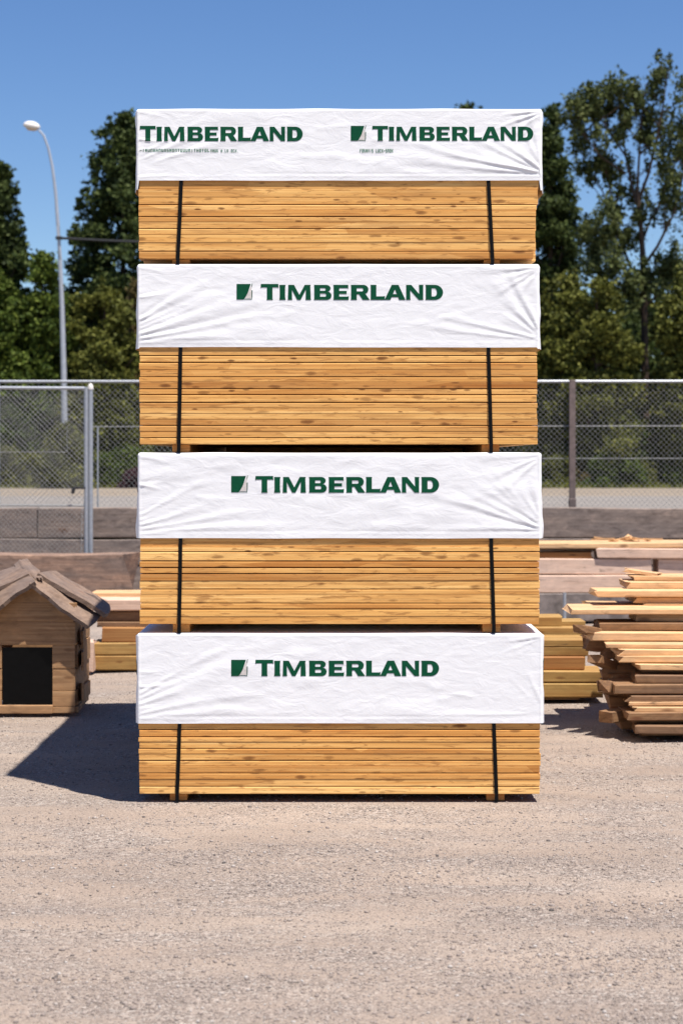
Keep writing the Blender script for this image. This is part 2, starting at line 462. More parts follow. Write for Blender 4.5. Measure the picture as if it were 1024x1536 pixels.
GLYPH = {
    'T': [[[(25, 0), (53, 0), (51, 6), (51, 54), (73, 54), (77, 51), (76, 69), (1, 69), (0, 51), (5, 54), (27, 54), (27, 6)]]],
    'I': [[flare(2, 25, 0, GH)]],
    'M': [[[(0, 0), (20, 0), (19, 5), (18, 44), (41, 0), (55, 0), (78, 45), (77, 5), (76, 0), (100, 0), (99, 6), (97, 59), (99, 65), (73, 65), (50, 22), (27, 65), (2, 65), (3, 59), (1, 6)]]],
    'B': [[[(0, 0), (54, 0)] + arc(54, 18.5, 22, 18.5, -90, 60, 10) + [(58, 34.5)] + arc(52, 50, 20, 15, -50, 90, 10) + [(0, 65), (2, 59), (2, 6)],
           [(27, 14), (27, 27.5), (48, 27.5)] + arc(48, 20.7, 5, 6.7, 80, -80, 6) + [(48, 14)],
           [(27, 39.5), (27, 51), (46, 51)] + arc(46, 45.2, 4.5, 5.7, 80, -80, 6) + [(46, 39.5)]]],
    'E': [[[(0, 0), (66, 0), (67, 17), (62, 14.5), (26, 14.5), (26, 26), (56, 26), (58, 24), (58, 41), (56, 39), (26, 39), (26, 51), (60, 51), (65, 48.5), (64.5, 65), (0, 65), (2, 59), (2, 6)]]],
    'R': [[[(0, 0), (27, 0), (26, 6), (26, 24), (36, 24), (52, 0), (82, 0), (62, 27.5)] + arc(54, 45, 22, 20, -55, 90, 12) + [(0, 65), (2, 59), (2, 6)],
           [(26, 37), (26, 51), (48, 51)] + arc(48, 44, 6, 7, 80, -80, 6) + [(48, 37)]]],
    'L': [[[(0, 0), (62, 0), (63, 18), (58, 15.5), (26, 15.5), (26, 59), (27, 65), (0, 65), (2, 59), (2, 6)]]],
    'A': [[[(0, 0), (25, 0), (30.5, 12), (58, 12), (63, 0), (90, 0), (60, 65), (31, 65)],
           [(36, 25), (44.6, 46), (53, 25)]]],
    'N': [[[(0, 0), (20, 0), (19, 6), (18, 42), (55, 0), (75, 0), (74, 6), (74, 59), (75, 65), (55, 65), (56, 59), (57, 25), (23, 65), (0, 65), (1, 59), (1, 6)]]],
    'D': [[[(0, 0), (40, 0)] + arc(40, 32.5, 36, 32.5, -90, 90, 18) + [(0, 65), (2, 59), (2, 6)],
           [(27, 15), (27, 50), (39, 50)] + arc(39, 32.5, 10.5, 17.5, 88, -88, 10) + [(39, 15)]]],
}
# left edge of each letter in a word 780 units long
WORD = [('T', 0), ('I', 80), ('M', 116), ('B', 228), ('E', 311), ('R', 386), ('L', 470), ('A', 531), ('N', 623), ('D', 706)]


def poly_bm(polys, bm):
    pl = [[Vector((x, y, 0)) for x, y in p] for p in polys]
    tris = tessellate_polygon(pl)
    vs = [bm.verts.new(v) for p in pl for v in p]
    for t in tris:
        try: bm.faces.new([vs[i] for i in t])
        except ValueError: pass


def word_bm():
    bm = bmesh.new()
    for ch, x0 in WORD:
        for polys in GLYPH[ch]:
            poly_bm([[(x + x0, y) for x, y in p] for p in polys], bm)
    return bm


def lay_print(bm, x0, z0, sx, sz, place, step=0.02):
    """scale flat print, cut it finely and wrap it onto a surface with place(u, z)"""
    for v in bm.verts: v.co = Vector((x0 + v.co.x * sx, z0 + v.co.y * sz, 0))
    xs = [v.co.x for v in bm.verts]; zs = [v.co.y for v in bm.verts]
    for lo, hi, nrm in ((min(xs), max(xs), (1, 0, 0)), (min(zs), max(zs), (0, 1, 0))):
        n = int((hi - lo) / step)
        for i in range(1, n + 1):
            t = lo + (hi - lo) * i / (n + 1)
            bmesh.ops.bisect_plane(bm, geom=bm.verts[:] + bm.edges[:] + bm.faces[:], plane_co=Vector(nrm) * t, plane_no=nrm, dist=1e-6)
    for v in bm.verts: v.co = place(v.co.x, v.co.y)
    return bm


def bm_obj(bm, name, mat, parent):
    me = bpy.data.meshes.new(name); bm.to_mesh(me); bm.free()
    return link(name, me, mat, parent)


TINY = {'F': 'f48f8', }
PIX = {  # 3x5 letter bitmaps for the tiny smudged line of print
    'F': ('111', '100', '110', '100', '100'), 'O': ('111', '101', '101', '101', '111'), 'R': ('110', '101', '110', '101', '101'),
    'M': ('101', '111', '111', '101', '101'), 'V': ('101', '101', '101', '101', '010'), 'I': ('010', '010', '010', '010', '010'),
    'S': ('111', '100', '111', '001', '111'), 'L': ('100', '100', '100', '100', '111'), 'C': ('111', '100', '100', '100', '111'),
    'K': ('101', '101', '110', '101', '101'), 'N': ('111', '101', '101', '101', '101'), 'U': ('101', '101', '101', '101', '111'),
    'H': ('101', '101', '111', '101', '101'), 'A': ('010', '101', '111', '101', '101'), 'T': ('111', '010', '010', '010', '010'),
    '.': ('000', '000', '000', '000', '010'), ' ': ('000', '000', '000', '000', '000'), '-': ('000', '000', '111', '000', '000'),
}


def tiny_bm(text, heights=None):
    bm = bmesh.new()
    for i, ch in enumerate(text):
        g = PIX[ch]; hh = heights(i / len(text)) if heights else 1.0
        for r_, row in enumerate(g):
            k = 0
            while k < 3:
                if row[k] == '1':
                    e = k
                    while e < 3 and row[e] == '1': e += 1
                    x0, x1 = i * 4 + k, i * 4 + e
                    y0, y1 = (4 - r_) * hh, (5 - r_) * hh
                    bm.faces.new([bm.verts.new((x, y, 0)) for x, y in ((x0, y0), (x1, y0), (x1, y1), (x0, y1))])
                    k = e
                else: k += 1
    return bm


# ------------------------------------------------------------------ lumber packs
DEPTH = 3.9


def crease(u, v, p, ang, L, A, w0, w1):
    """a fold radiating from p: ridge beside valley, widening and fading with distance"""
    ca, sa = math.cos(R(ang)), math.sin(R(ang))
    t = (u - p[0]) * ca + (v - p[1]) * sa
    q = -(u - p[0]) * sa + (v - p[1]) * ca
    q = q + 0.06 * np.sin(t * 3.0 + ang) * (t / max(L, .01)) * 0.6
    s = np.clip(t / L, 0, 1)
    wd = w0 + (w1 - w0) * s
    env = np.where((t > 0) & (t < L), np.minimum(1, t / (0.04 * L + .005)) * (1 - s) ** 1.3, 0)
    x = q / wd
    return A * env * (np.exp(-x * x) - 0.8 * np.exp(-(x - 1.3) ** 2))


def make_disp(Wd, Hh, seed):
    rs = np.random.RandomState(seed)
    cr = []
    for k in range(6):       # fan from the lower left corner
        cr.append(((-0.01, Hh * (0.05 + 0.05 * k)), 4 + 5.5 * k + rs.uniform(-2, 2), rs.uniform(0.5, 1.25), rs.uniform(.0025, .0065), .009, rs.uniform(.03, .06)))
    for k in range(2):       # short tucks at the left edge
        cr.append(((-0.01, Hh * rs.uniform(0.3, 0.8)), rs.uniform(-12, 12), rs.uniform(.12, .3), .007, .006, .018))
    for k in range(8):       # fan from the lower right corner
        cr.append(((Wd + .005, Hh * (0.10 + 0.012 * k)), 176 - 9.5 * k + rs.uniform(-3, 3), rs.uniform(.18, .62) if k > 1 else 1.0, rs.uniform(.004, .009), .007, rs.uniform(.02, .045)))
    for k in range(4):       # folds down from the upper right corner
        cr.append(((Wd - .01, Hh * 0.97 - 0.01 * k), 188 + 13 * k + rs.uniform(-3, 3), rs.uniform(.22, .5), .009 - .001 * k, .007, .024))
    cr.append(((0.0, Hh * .96), -14, .32, .005, .008, .03))
    for k in range(5):       # loose folds in the middle
        cr.append(((rs.uniform(.2, Wd - .6), Hh * rs.uniform(.1, .8)), rs.uniform(-12, 22), rs.uniform(.3, .8), rs.uniform(.0015, .004), .02, .05))

    def disp(u, v):
        u = np.asarray(u, float); v = np.asarray(v, float)
        d = np.zeros_like(u)
        for c in cr: d = d + crease(u, v, *c)
        d = d + 0.010 * vnoise(u * 1.5 - v * 1.0, v * 4.2 + u * .5, seed) + 0.0045 * vnoise(u * 5 - v * 4, v * 13, seed + 3) + 0.0014 * vnoise(u * 15, v * 30, seed + 5)
        hem = v - 0.028
        d = d + 0.0022 * np.exp(-(hem / .005) ** 2) - .002 * np.exp(-((hem - .012) / .006) ** 2)
        edge = np.clip(v / 0.06, .15, 1) * np.clip((Hh - v) / 0.035, 0, 1)
        return np.maximum(d * edge * .72 + .0015, .0004)
    return disp


def make_wrap(pack, X0, X1, zb, zt, seed, dl, dr):
    """white cover with open bottom; dl / dr: how far its sides hang lower than the front"""
    Wd, Hh = X1 - X0, zt - zb
    yf, yb, r = -0.0035, DEPTH + 0.02, 0.016
    disp = make_disp(Wd, Hh, seed)
    def side_d(us, v):
        return 0.008 + 0.016 * (vnoise(us * 2.2, v * 5, seed + 9) + .2) * np.clip(1.2 - v / Hh, .3, 1) + .006 * vnoise(us * 6 + v * 4, v * 14, seed + 12) + .004 * np.sin(v * 9 + seed)

    pts = []; nrm = []; kind = []
    xs = np.linspace(X0 + r, X1 - r, 230)
    for x in xs: pts.append((x, yf)); nrm.append((0, -1)); kind.append('f')
    for a in (-67.5, -45, -22.5): pts.append((X1 - r + r * math.cos(R(a)), yf + r + r * math.sin(R(a)))); nrm.append((math.cos(R(a)), math.sin(R(a)))); kind.append('c')
    ys = np.concatenate([np.linspace(yf + r, .5, 40), np.linspace(.55, yb - r, 40)])
    for y in ys: pts.append((X1, y)); nrm.append((1, 0)); kind.append('r')
    for x in np.linspace(X1 - r, X0 + r, 25): pts.append((x, yb)); nrm.append((0, 1)); kind.append('b')
    for y in ys[::-1]: pts.append((X0, y)); nrm.append((-1, 0)); kind.append('l')
    for a in (202.5, 225, 247.5): pts.append((X0 + r + r * math.cos(R(a)), yf + r + r * math.sin(R(a)))); nrm.append((math.cos(R(a)), math.sin(R(a)))); kind.append('c')
    pts = np.array(pts); nrm = np.array(nrm); kind = np.array(kind); n = len(pts)
    low = np.zeros(n)
    for i in range(n):
        if kind[i] == 'r': low[i] = dr * min(1, (pts[i, 1] - yf) / .03)
        if kind[i] == 'l': low[i] = dl * min(1, (pts[i, 1] - yf) / .03)
        if kind[i] == 'b': low[i] = (dl + dr) / 2
        if kind[i] == 'c': low[i] = .8 * (dr if pts[i, 0] > 0 else dl)
    u = pts[:, 0] - X0
    us = np.where((kind == 'r') | (kind == 'l'), pts[:, 1], u)
    rows = []
    NV = 64
    for j in range(NV + 1):
        t = j / NV
        z = (zb - low) + (zt - r - zb + low) * t
        v = z - zb
        dF = disp(u, v)
        dS = side_d(us, v)
        endw = np.clip(np.minimum(u, Wd - u) / .02, 0, 1)
        d = np.where(kind == 'f', dF * (.35 + .65 * endw), np.where(kind == 'c', .004, dS * np.clip((pts[:, 1] - yf) / .05, .3, 1)))
        hemz = .0035 * vnoise(us * 3, seed * 1.7 + 0 * us, 4) if j == 0 else 0
        rows.append(np.column_stack([pts + nrm * d[:, None], z + hemz]))
    for a in (30, 60, 90):
        off = r * (1 - math.cos(R(a)))
        zz = zt - r + r * math.sin(R(a)) + .004 * vnoise(us * 4, 0 * us, seed + 2)
        rows.append(np.column_stack([pts - nrm * (off - .003), zz]))
    V = np.concatenate(rows); Fc = []
    nr = len(rows)
    i = np.arange(n); i2 = (i + 1) % n
    for j in range(nr - 1):
        Fc.append(np.column_stack([j * n + i, j * n + i2, (j + 1) * n + i2, (j + 1) * n + i]))
    Fc = np.concatenate(Fc)
    me = np_mesh('wrap', V, Fc)
    bm = bmesh.new(); bm.from_mesh(me); bm.verts.ensure_lookup_table()
    # roof of the cover, a fan of strips between front and back
    base = (nr - 1) * n
    top = [bm.verts[base + k] for k in range(n)]
    bmesh.ops.triangle_fill(bm, use_beauty=True, edges=[e for e in bm.edges if e.is_boundary and e.verts[0].index >= base and e.verts[1].index >= base])
    bmesh.ops.recalc_face_normals(bm, faces=bm.faces[:])
    bm.to_mesh(me); bm.free()
    o = link('wrap', me, M['wrap'], pack, (0, 0, 0), smooth=True)
    me.set_sharp_from_angle(angle=R(55))

    def place(x, z):
        d = float(disp(np.array([x - X0]), np.array([z - zb]))[0])
        e = max(0, min(1, min(x - X0, X1 - x) / .02))
        return Vector((x, yf - d * (.35 + .65 * e) - 0.0016, z))

    def side_place(sgn, y, z):
        d = float(side_d(np.array([y]), np.array([z - zb]))[0]) * max(.3, min(1, (y - yf) / .05))
        return Vector(((X1 + d + .003) if sgn > 0 else (X0 - d - .003), y, z))
    return o, place, side_place


def emblem(wr, x0, z0, s, place):
    bm = bmesh.new()
    poly_bm([[(0, 0), (.44, 0), (.54, .12), (.72, .45), (.90, 1.0), (0, 1.0)]], bm)
    poly_bm([[(.47, -.0), (.97, -.0), (1.0, .16), (1.01, .60), (.955, .60), (.95, .1), (.93, .035), (.47, .035)]], bm)
    poly_bm([[(.97, .78), (1.02, 1.03), (.99, 1.04), (.93, .86)]], bm)
    bm_obj(lay_print(bm, x0, z0, s, s, place), 'emblem', M['green'], wr)
    bm = bmesh.new()
    poly_bm([[(.52, .07), (.92, .07), (.94, .60), (.955, .92), (.80, .62), (.66, .30)]], bm)
    bm_obj(lay_print(bm, x0, z0, s, s, place), 'emblem_sail', M['sail'], wr)


def px2x(px): return (px - 512) / PXM
def px2z(py): return (1203 - py) / PXM


PACKS = [
    # label, wrap x0,x1,top,bottom, lumber x0,x1, seams (px), strong seams, skids, straps, prints, hang left/right
    dict(label='lowest wrapped lumber pack, resting on the gravel, base of the tall stack', wrap=(206.5, 813, 950, 1085), lum=(208, 810),
         seams=[1085, 1094, 1105, 1113, 1122, 1131, 1140, 1149, 1159, 1169, 1179, 1191], strong=(1094, 1105, 1122, 1140, 1159, 1179), skid=((254, 280), (730, 757)), zs=(1191, 1203.2),
         strap=((269.5, 266), (740, 744)), words=[(383, 658, 989.5, 1014)], emb=[(347, 989.5, 1014)], hang=(.0, .0), seed=3),
    dict(label='second wrapped lumber pack from the ground in the tall stack', wrap=(207.5, 811, 679, 807.5), lum=(210, 809),
         seams=[807.5, 820, 827, 841, 851, 860, 871, 883, 892, 904, 913, 925, 936], strong=(827, 841, 851, 860, 883, 904, 913), skid=((258.5, 284), (724, 751)), zs=(936, 950),
         strap=((271, 269), (736, 740)), words=[(383, 658, 714, 739)], emb=[(347, 714, 738.5)], hang=(.0, .0), seed=14),
    dict(label='third wrapped lumber pack from the ground, just below the topmost pack', wrap=(206.5, 808, 396, 521), lum=(209, 805.5),
         seams=[521, 532.5, 543, 554.5, 564.5, 573, 582.5, 591.5, 603, 612, 620, 628.5, 637.5, 647, 656, 666.5], strong=(532.5, 543, 564.5, 582.5, 591.5, 603, 637.5, 656), skid=((257.5, 284), (723, 749)), zs=(666.5, 679),
         strap=((271, 268.5), (732, 736)), words=[(391, 664, 426, 450)], emb=[(355, 426, 449.5)], hang=(.012, .012), seed=27),
    dict(label='topmost lumber pack of the stack, its white wrap printed twice in green', wrap=(205, 812, 163, 271), lum=(208, 808),
         seams=[271, 283, 295, 306, 315, 324, 333, 342, 352, 363, 376, 388], strong=(306, 324, 342, 376), skid=((257.5, 284), (726, 750)), zs=(388, 396),
         strap=((272, 267), (732, 738)), words=[(210, 454, 189, 212), (558, 799, 189, 211.5)], emb=[(526, 189, 211.5)], hang=(.07, .075), seed=41),
]

for pi, P in enumerate(PACKS):
    rs = random.Random(100 + pi)
    zbase = px2z(P['zs'][1])
    if pi == 0: zbase = 0.0
    root = empty('lumber_pack', (0, 0, zbase), P['label'], 'lumber pack', 'wrapped lumber packs in the tall stack')
    LX0, LX1 = px2x(P['lum'][0]), px2x(P['lum'][1])
    WX0, WX1, wt, wb = px2x(P['wrap'][0]), px2x(P['wrap'][1]), px2z(P['wrap'][2]) - zbase, px2z(P['wrap'][3]) - zbase
    zs_top = px2z(P['zs'][0]) - zbase
    # front boards, one mesh each
    S = [s for s in P['seams']]
    S[0] -= 9                    # the highest visible board runs up under the wrap
    lay = []
    for k in range(len(S) - 1):
        z1 = px2z(S[k]) - zbase; z0 = px2z(S[k + 1]) - zbase
        strong = S[k] in P['strong']
        g = 0.0062 if strong else 0.0003
        lay.append((z0, z1))
        xl = LX0 + rs.uniform(-.002, .006); xr = LX1 + rs.uniform(-.006, .002)
        if pi == 3:              # the top pack leans in at its lower right end
            xr -= min(.022, .0036 * k)
            if k == len(S) - 2: xr -= .012
        L = xr - xl; th = z1 - z0 - g
        yf = rs.uniform(0.0, .004) + (0.002 if not strong else 0)
        mb = MB()
        mb.box((0, 0, 0), (L, 0.14, th), bevel=min(.0035, th * .2) if strong else .0010)
        mb.build('board', M['pine'], root, ((xl + xr) / 2, yf + .07, z0 + th / 2), rot=(0, R(rs.uniform(-.03, .03)), 0))
    # the boards behind them and above, hidden or seen from the ends only
    mb = MB()
    top = wt - 0.02
    nlay = max(2, int((top - lay[0][1]) / .04)); hh = (top - lay[0][1]) / nlay
    alll = lay + [(lay[0][1] + i * hh, lay[0][1] + (i + 1) * hh) for i in range(nlay)]
    nd_ = 27; wd = (DEPTH - .15) / nd_
    for (z0, z1) in alll:
        for q in range(nd_):
            a = rs.uniform(.0, .012); c = rs.uniform(.0, .012)
            mb.box(((LX0 + LX1 + a - c) / 2, .15 + (q + .5) * wd, (z0 + z1) / 2), (LX1 - LX0 - a - c, wd - .004, z1 - z0 - .003))
        if z0 >= lay[0][1] - 1e-6: mb.box(((LX0 + LX1) / 2, .075, (z0 + z1) / 2), (LX1 - LX0 - .01, .13, z1 - z0 - .003))
    o = mb.build('inner_boards', M['pine'], root); tag(o, kind='stuff')
    # skids with their straps
    for si in range(2):
        a, b_ = P['skid'][si]
        xa, xb = px2x(a), px2x(b_)
        MB().box((0, 0, 0), (xb - xa, DEPTH - .05, zs_top - .002), bevel=.004).build('skid', M['skid'], root, ((xa + xb) / 2, DEPTH / 2 + .0205, zs_top / 2))
        
        x_t, x_b = px2x(P['strap'][si][0]), px2x(P['strap'][si][1])
        zt_ = wb + .10; sw = .0225
        bm = bmesh.new()
        prof = [(x_t, -.0012, zt_), (x_t, -.0015, wb), ((x_t * .55 + x_b * .45) + .001, -.0045, (wb + zs_top) * .52), (x_b, -.0060, zs_top), (x_b, -.0068, zs_top - .004), (x_b, -.0068, zs_top * .5), (x_b, -.0068, .0035), (x_b, .002, .0015), (x_b, DEPTH - .01, .0015)]
        if pi == 0: prof = [(p[0], p[1], max(p[2], .004)) for p in prof]
        vs = [[bm.verts.new((p[0] + s * sw / 2, p[1], p[2])) for s in (-1, 1)] for p in prof]
        for k in range(len(vs) - 1): bm.faces.new((vs[k][0], vs[k][1], vs[k + 1][1], vs[k + 1][0]))
        bmesh.ops.recalc_face_normals(bm, faces=bm.faces[:])
        ext = bmesh.ops.solidify(bm, geom=bm.faces[:], thickness=.0014)
        me = bpy.data.meshes.new('strap'); bm.to_mesh(me); bm.free()
        link('strap', me, M['strap'], root)
    MB().box((0, 0, 0), (1.62, .09, zs_top - .012), bevel=.003).build('gap_light_blocker', M['skid'], root, (0.02, 1.6, (zs_top - .012) / 2 + .004))  # added crosswise to block background light through the gap under the pack
    wr, place, side_place = make_wrap(root, WX0, WX1, wb, wt, P['seed'], *P['hang'])
    for (a, b_, t_, bo) in P['words']:
        s = (px2x(b_) - px2x(a)) / 782.0
        bm_obj(lay_print(word_bm(), px2x(a), px2z(bo) - zbase, s, (px2z(t_) - px2z(bo)) / 69.0, place), 'lettering', M['green'], wr)
    for (a, t_, bo) in P['emb']:
        emblem(wr, px2x(a), px2z(bo) - zbase, px2z(t_) - px2z(bo), place)
    if pi == 3:
        t1 = '-IMUNHANUNSMONTUUUNITHOTOL'
        bm_obj(lay_print(tiny_bm(t1), px2x(210), px2z(228) - zbase, .0041, .0037, place), 'small_print', M['faint'], wr)
        bm_obj(lay_print(tiny_bm('VWUR'.replace('W', 'M') + ' A.LR.OCK.'), px2x(316), px2z(228.7) - zbase, .0031, .0038, place), 'small_print', M['faint'], wr)
        bm_obj(lay_print(tiny_bm('FORMVIS LUCK-SNOK'), px2x(539.5), px2z(229) - zbase, .0030, .0044, place), 'small_print', M['faint'], wr)
    # the same print runs round onto the ends of the cover
    Hh = wt - wb
    for sx_ in (1, -1):
        s = 1.15 / 782
        zc = px2z(P['words'][0][3]) - zbase
        f_ = (lambda u, z, sg=sx_: side_place(sg, u, z))
        bm = word_bm()
        if sx_ < 0:
            for v in bm.verts: v.co.x = 782 - v.co.x
        lay_print(bm, 0.02, zc, s, .10 / 69, f_, .03)
        bmesh.ops.recalc_face_normals(bm, faces=bm.faces[:])
        bm_obj(bm, 'end_lettering', M['green'], wr)

# ------------------------------------------------------------------ ground
xs = np.unique(np.concatenate([np.linspace(-70, -6, 40), np.arange(-6, 6.01, .05), np.linspace(6, 70, 40)]))
ys = np.unique(np.concatenate([np.linspace(-40, -7, 20), np.arange(-7, 9, .05), np.linspace(9, 19.3, 30)]))
gxx, gyy = np.meshgrid(xs, ys)
gz_ = .035 * (vnoise(gxx * .5, gyy * .9, 1) - .5) + .016 * (vnoise(gxx * 1.7, gyy * 3.4, 2) - .5) + .010 * (vnoise(gxx * 5, gyy * 7, 3) - .5)
flat = np.exp(-np.maximum(0, np.maximum(np.abs(gxx) - 1.25, np.abs(gyy - 2.0) - 2.0)) / .12)
gz_ = gz_ * (1 - flat) - .004
nx, ny = len(xs), len(ys)
idx = np.arange(nx * ny).reshape(ny, nx)
q = np.stack([idx[:-1, :-1], idx[:-1, 1:], idx[1:, 1:], idx[1:, :-1]], -1).reshape(-1, 4)
g = link('ground', np_mesh('ground', np.stack([gxx, gyy, gz_], -1).reshape(-1, 3), q), M['ground'], smooth=True)
tag(g, kind='structure')


def gheight(x, y):
    z = .035 * (vnoise(x * .5, y * .9, 1) - .5) + .016 * (vnoise(x * 1.7, y * 3.4, 2) - .5) + .010 * (vnoise(x * 5, y * 7, 3) - .5)
    fl = np.exp(-np.maximum(0, np.maximum(np.abs(x) - 1.25, np.abs(y - 2.0) - 2.0)) / .12)
    return z * (1 - fl) - .004


BZ = 1.2                          # level of the road bank behind the retaining wall


def sheet(name, x0, x1, y0, y1, z, mat):
    me = np_mesh(name, [(x0, y0, z), (x1, y0, z), (x1, y1, z), (x0, y1, z)], [(0, 1, 2, 3)])
    return tag(link(name, me, mat), kind='structure')


me = np_mesh('bank_ground', [(-400, 19.36, -.2), (400, 19.36, -.2), (400, 19.36, BZ - .004), (-400, 19.36, BZ - .004), (400, 900, BZ - .004), (-400, 900, BZ - .004)], [(0, 1, 2, 3), (3, 2, 4, 5)])
tag(link('bank_ground', me, M['grassland']), kind='structure')
sheet('road', -400, 400, 21.0, 36.0, BZ, M['road'])
sheet('verge', -400, 400, 36.0, 51.0, BZ, M['verge'])


def icos():
    bm = bmesh.new(); bmesh.ops.create_icosphere(bm, subdivisions=1, radius=1)
    v = np.array([x.co[:] for x in bm.verts]); f = np.array([[a.index for a in p.verts] for p in bm.faces]); bm.free()
    return v, f


rs = np.random.RandomState(5)
iv, if_ = icos()
N = 34000
px_ = rs.uniform(-40, 1064, N * 3); dist = 1 / rs.uniform(1 / 20.0, 1 / 7.0, N * 3)
yy = dist - D; xx = (px_ - 512) * dist / F
dens = .30 + 1.6 * np.clip(vnoise(xx * .9, yy * 2.6, 8) + .5 * vnoise(xx * 2.2, yy * 5, 9) + .12, 0, 1)
keep = (rs.rand(N * 3) < dens) & ~((np.abs(xx) < 1.2) & (yy > .3) & (yy < 4))
xx, yy = xx[keep][:N], yy[keep][:N]; N = len(xx)
size = .0022 + .0026 * rs.rand(N) + .0075 * rs.rand(N) ** 12
sc3 = size[:, None] * (0.7 + .6 * rs.rand(N, 3)) * np.array([1.2, 1.0, .75])
ang = rs.rand(N) * 6.283
base = iv[None] * (1 + .25 * (rs.rand(N, 12, 1) - .5))
base = base * sc3[:, None, :]
ca, sa = np.cos(ang)[:, None], np.sin(ang)[:, None]
vx = base[..., 0] * ca - base[..., 1] * sa + xx[:, None]
vy = base[..., 0] * sa + base[..., 1] * ca + yy[:, None]
vz = base[..., 2] + (gheight(xx, yy) + size * .25)[:, None]
V = np.stack([vx, vy, vz], -1).reshape(-1, 3)
Fq = (if_[None] + (np.arange(N) * 12)[:, None, None]).reshape(-1, 3)
tag(link('gravel', np_mesh('gravel', V, Fq), M['pebble']), 'loose gravel and small stones scattered over the yard', 'gravel', kind='stuff')

# ------------------------------------------------------------------ planks and timbers
def plank_mesh(L, Wd, T, seed, warp=.006, ragged=.02, nseg=14, sag=0.0):
    """rough board along X with uneven edges and ragged ends; left end at x=0, front at y=0, bottom z=0"""
    rs_ = np.random.RandomState(seed)
    t = np.linspace(0, 1, nseg + 1)
    c = min(T * .10, .012)
    prof = [(0, c), (c, 0), (Wd - c, 0), (Wd, c), (Wd, T - c), (Wd - c, T), (c, T), (0, T - c)]
    V = []
    ph = rs_.rand(6) * 10
    endL = rs_.uniform(-1, 1, 8) * ragged; endR = rs_.uniform(-1, 1, 8) * ragged
    for i, s in enumerate(t):
        x = s * L
        oy = warp * math.sin(x * 2.1 + ph[0]) + warp * .5 * math.sin(x * 5.3 + ph[1])
        oz = warp * .8 * math.sin(x * 1.7 + ph[2]) - sag * (2 * s - 1) ** 2
        for k, (y, z) in enumerate(prof):
            dx = endL[k] if i == 0 else (endR[k] if i == nseg else 0)
            V.append((x + dx, y + oy + rs_.uniform(-1, 1) * warp * .18, z + oz + rs_.uniform(-1, 1) * min(warp * .15, T * .03)))
    V = np.array(V); Fc = []
    for i in range(nseg):
        for k in range(8):
            k2 = (k + 1) % 8
            Fc.append((i * 8 + k, i * 8 + k2, (i + 1) * 8 + k2, (i + 1) * 8 + k))
    bm = bmesh.new()
    vs = [bm.verts.new(v) for v in V]
    for f in Fc: bm.faces.new([vs[a] for a in f])
    bm.faces.new(vs[:8]); bm.faces.new(vs[-8:])
    bmesh.ops.recalc_face_normals(bm, faces=bm.faces[:])
    me = bpy.data.meshes.new('board'); bm.to_mesh(me); bm.free()
    return me


_seed = [200]


def plank(name, x0, x1, yf, z0, z1, wd, mat, label, cat, group=None, yaw=0, pitch=0, warp=.006, ragged=.02, roll=0):
    _seed[0] += 1
    me = plank_mesh(x1 - x0, wd, z1 - z0, _seed[0], warp, ragged)
    o = link(name, me, mat, None, (x0, yf, z0), (R(roll), R(pitch), R(yaw)))
    return tag(o, label, cat, group)


def ppx(name, xl, xr, yt, yb, Y, wd, mat, label, cat, group=None, **k):
    """board given by its front face in photo pixels at depth Y"""
    return plank(name, gx(xl, Y), gx(xr, Y), Y, gz(yb, Y), gz(yt, Y), wd, mat, label, cat, group, **k)


ordn = ['lowest', 'second', 'third', 'fourth', 'fifth', 'sixth', 'seventh', 'eighth', 'ninth', 'tenth', 'eleventh', 'twelfth', 'thirteenth', 'fourteenth', 'fifteenth', 'sixteenth', 'seventeenth', 'eighteenth', 'nineteenth', 'topmost']
# rough pile on the right: left end px, row of the front top edge, tone, width, extra setback
PILE = [(957, 1088, 'd', .34), (941, 1069, 'd', .40), (953, 1060, 'm', .35), (946, 1053, 'l', .35), (942, 1043, 'd', .34), (925, 1027, 'd', .42),
        (957, 1013, 'd', .34), (956, 996, 'm', .34), (931, 984, 'l', .40), (932, 974, 'm', .40), (914, 966, 'l', .42), (884, 949, 'l', .50), (900, 935, 'd', .45),
        (953, 921, 'l', .40), (857, 914, 'l', .62), (966, 906, 'm', .45), (950, 896, 'm', .45), (894, 886, 'l', .40), (942, 873, 'm', .45), (948, 864, 'l', .45)]
tone = {'d': 'rough_dark', 'm': 'rough', 'l': 'rough'}  # the dark tone also paints shadow gaps between the boards
desc = {'d': 'shade-dark brown rough board', 'm': 'brown rough sawn board', 'l': 'pale rough board with sunlit top'}
zprev = 0.0
rs = random.Random(12)
yfs = [2.75, 2.80, 2.86, 2.90, 2.92, 2.95, 3.00, 3.03, 3.10, 3.13, 3.22, 3.42, 3.55, 3.70, 3.62, 4.02, 4.06, 4.02, 4.24, 4.36]
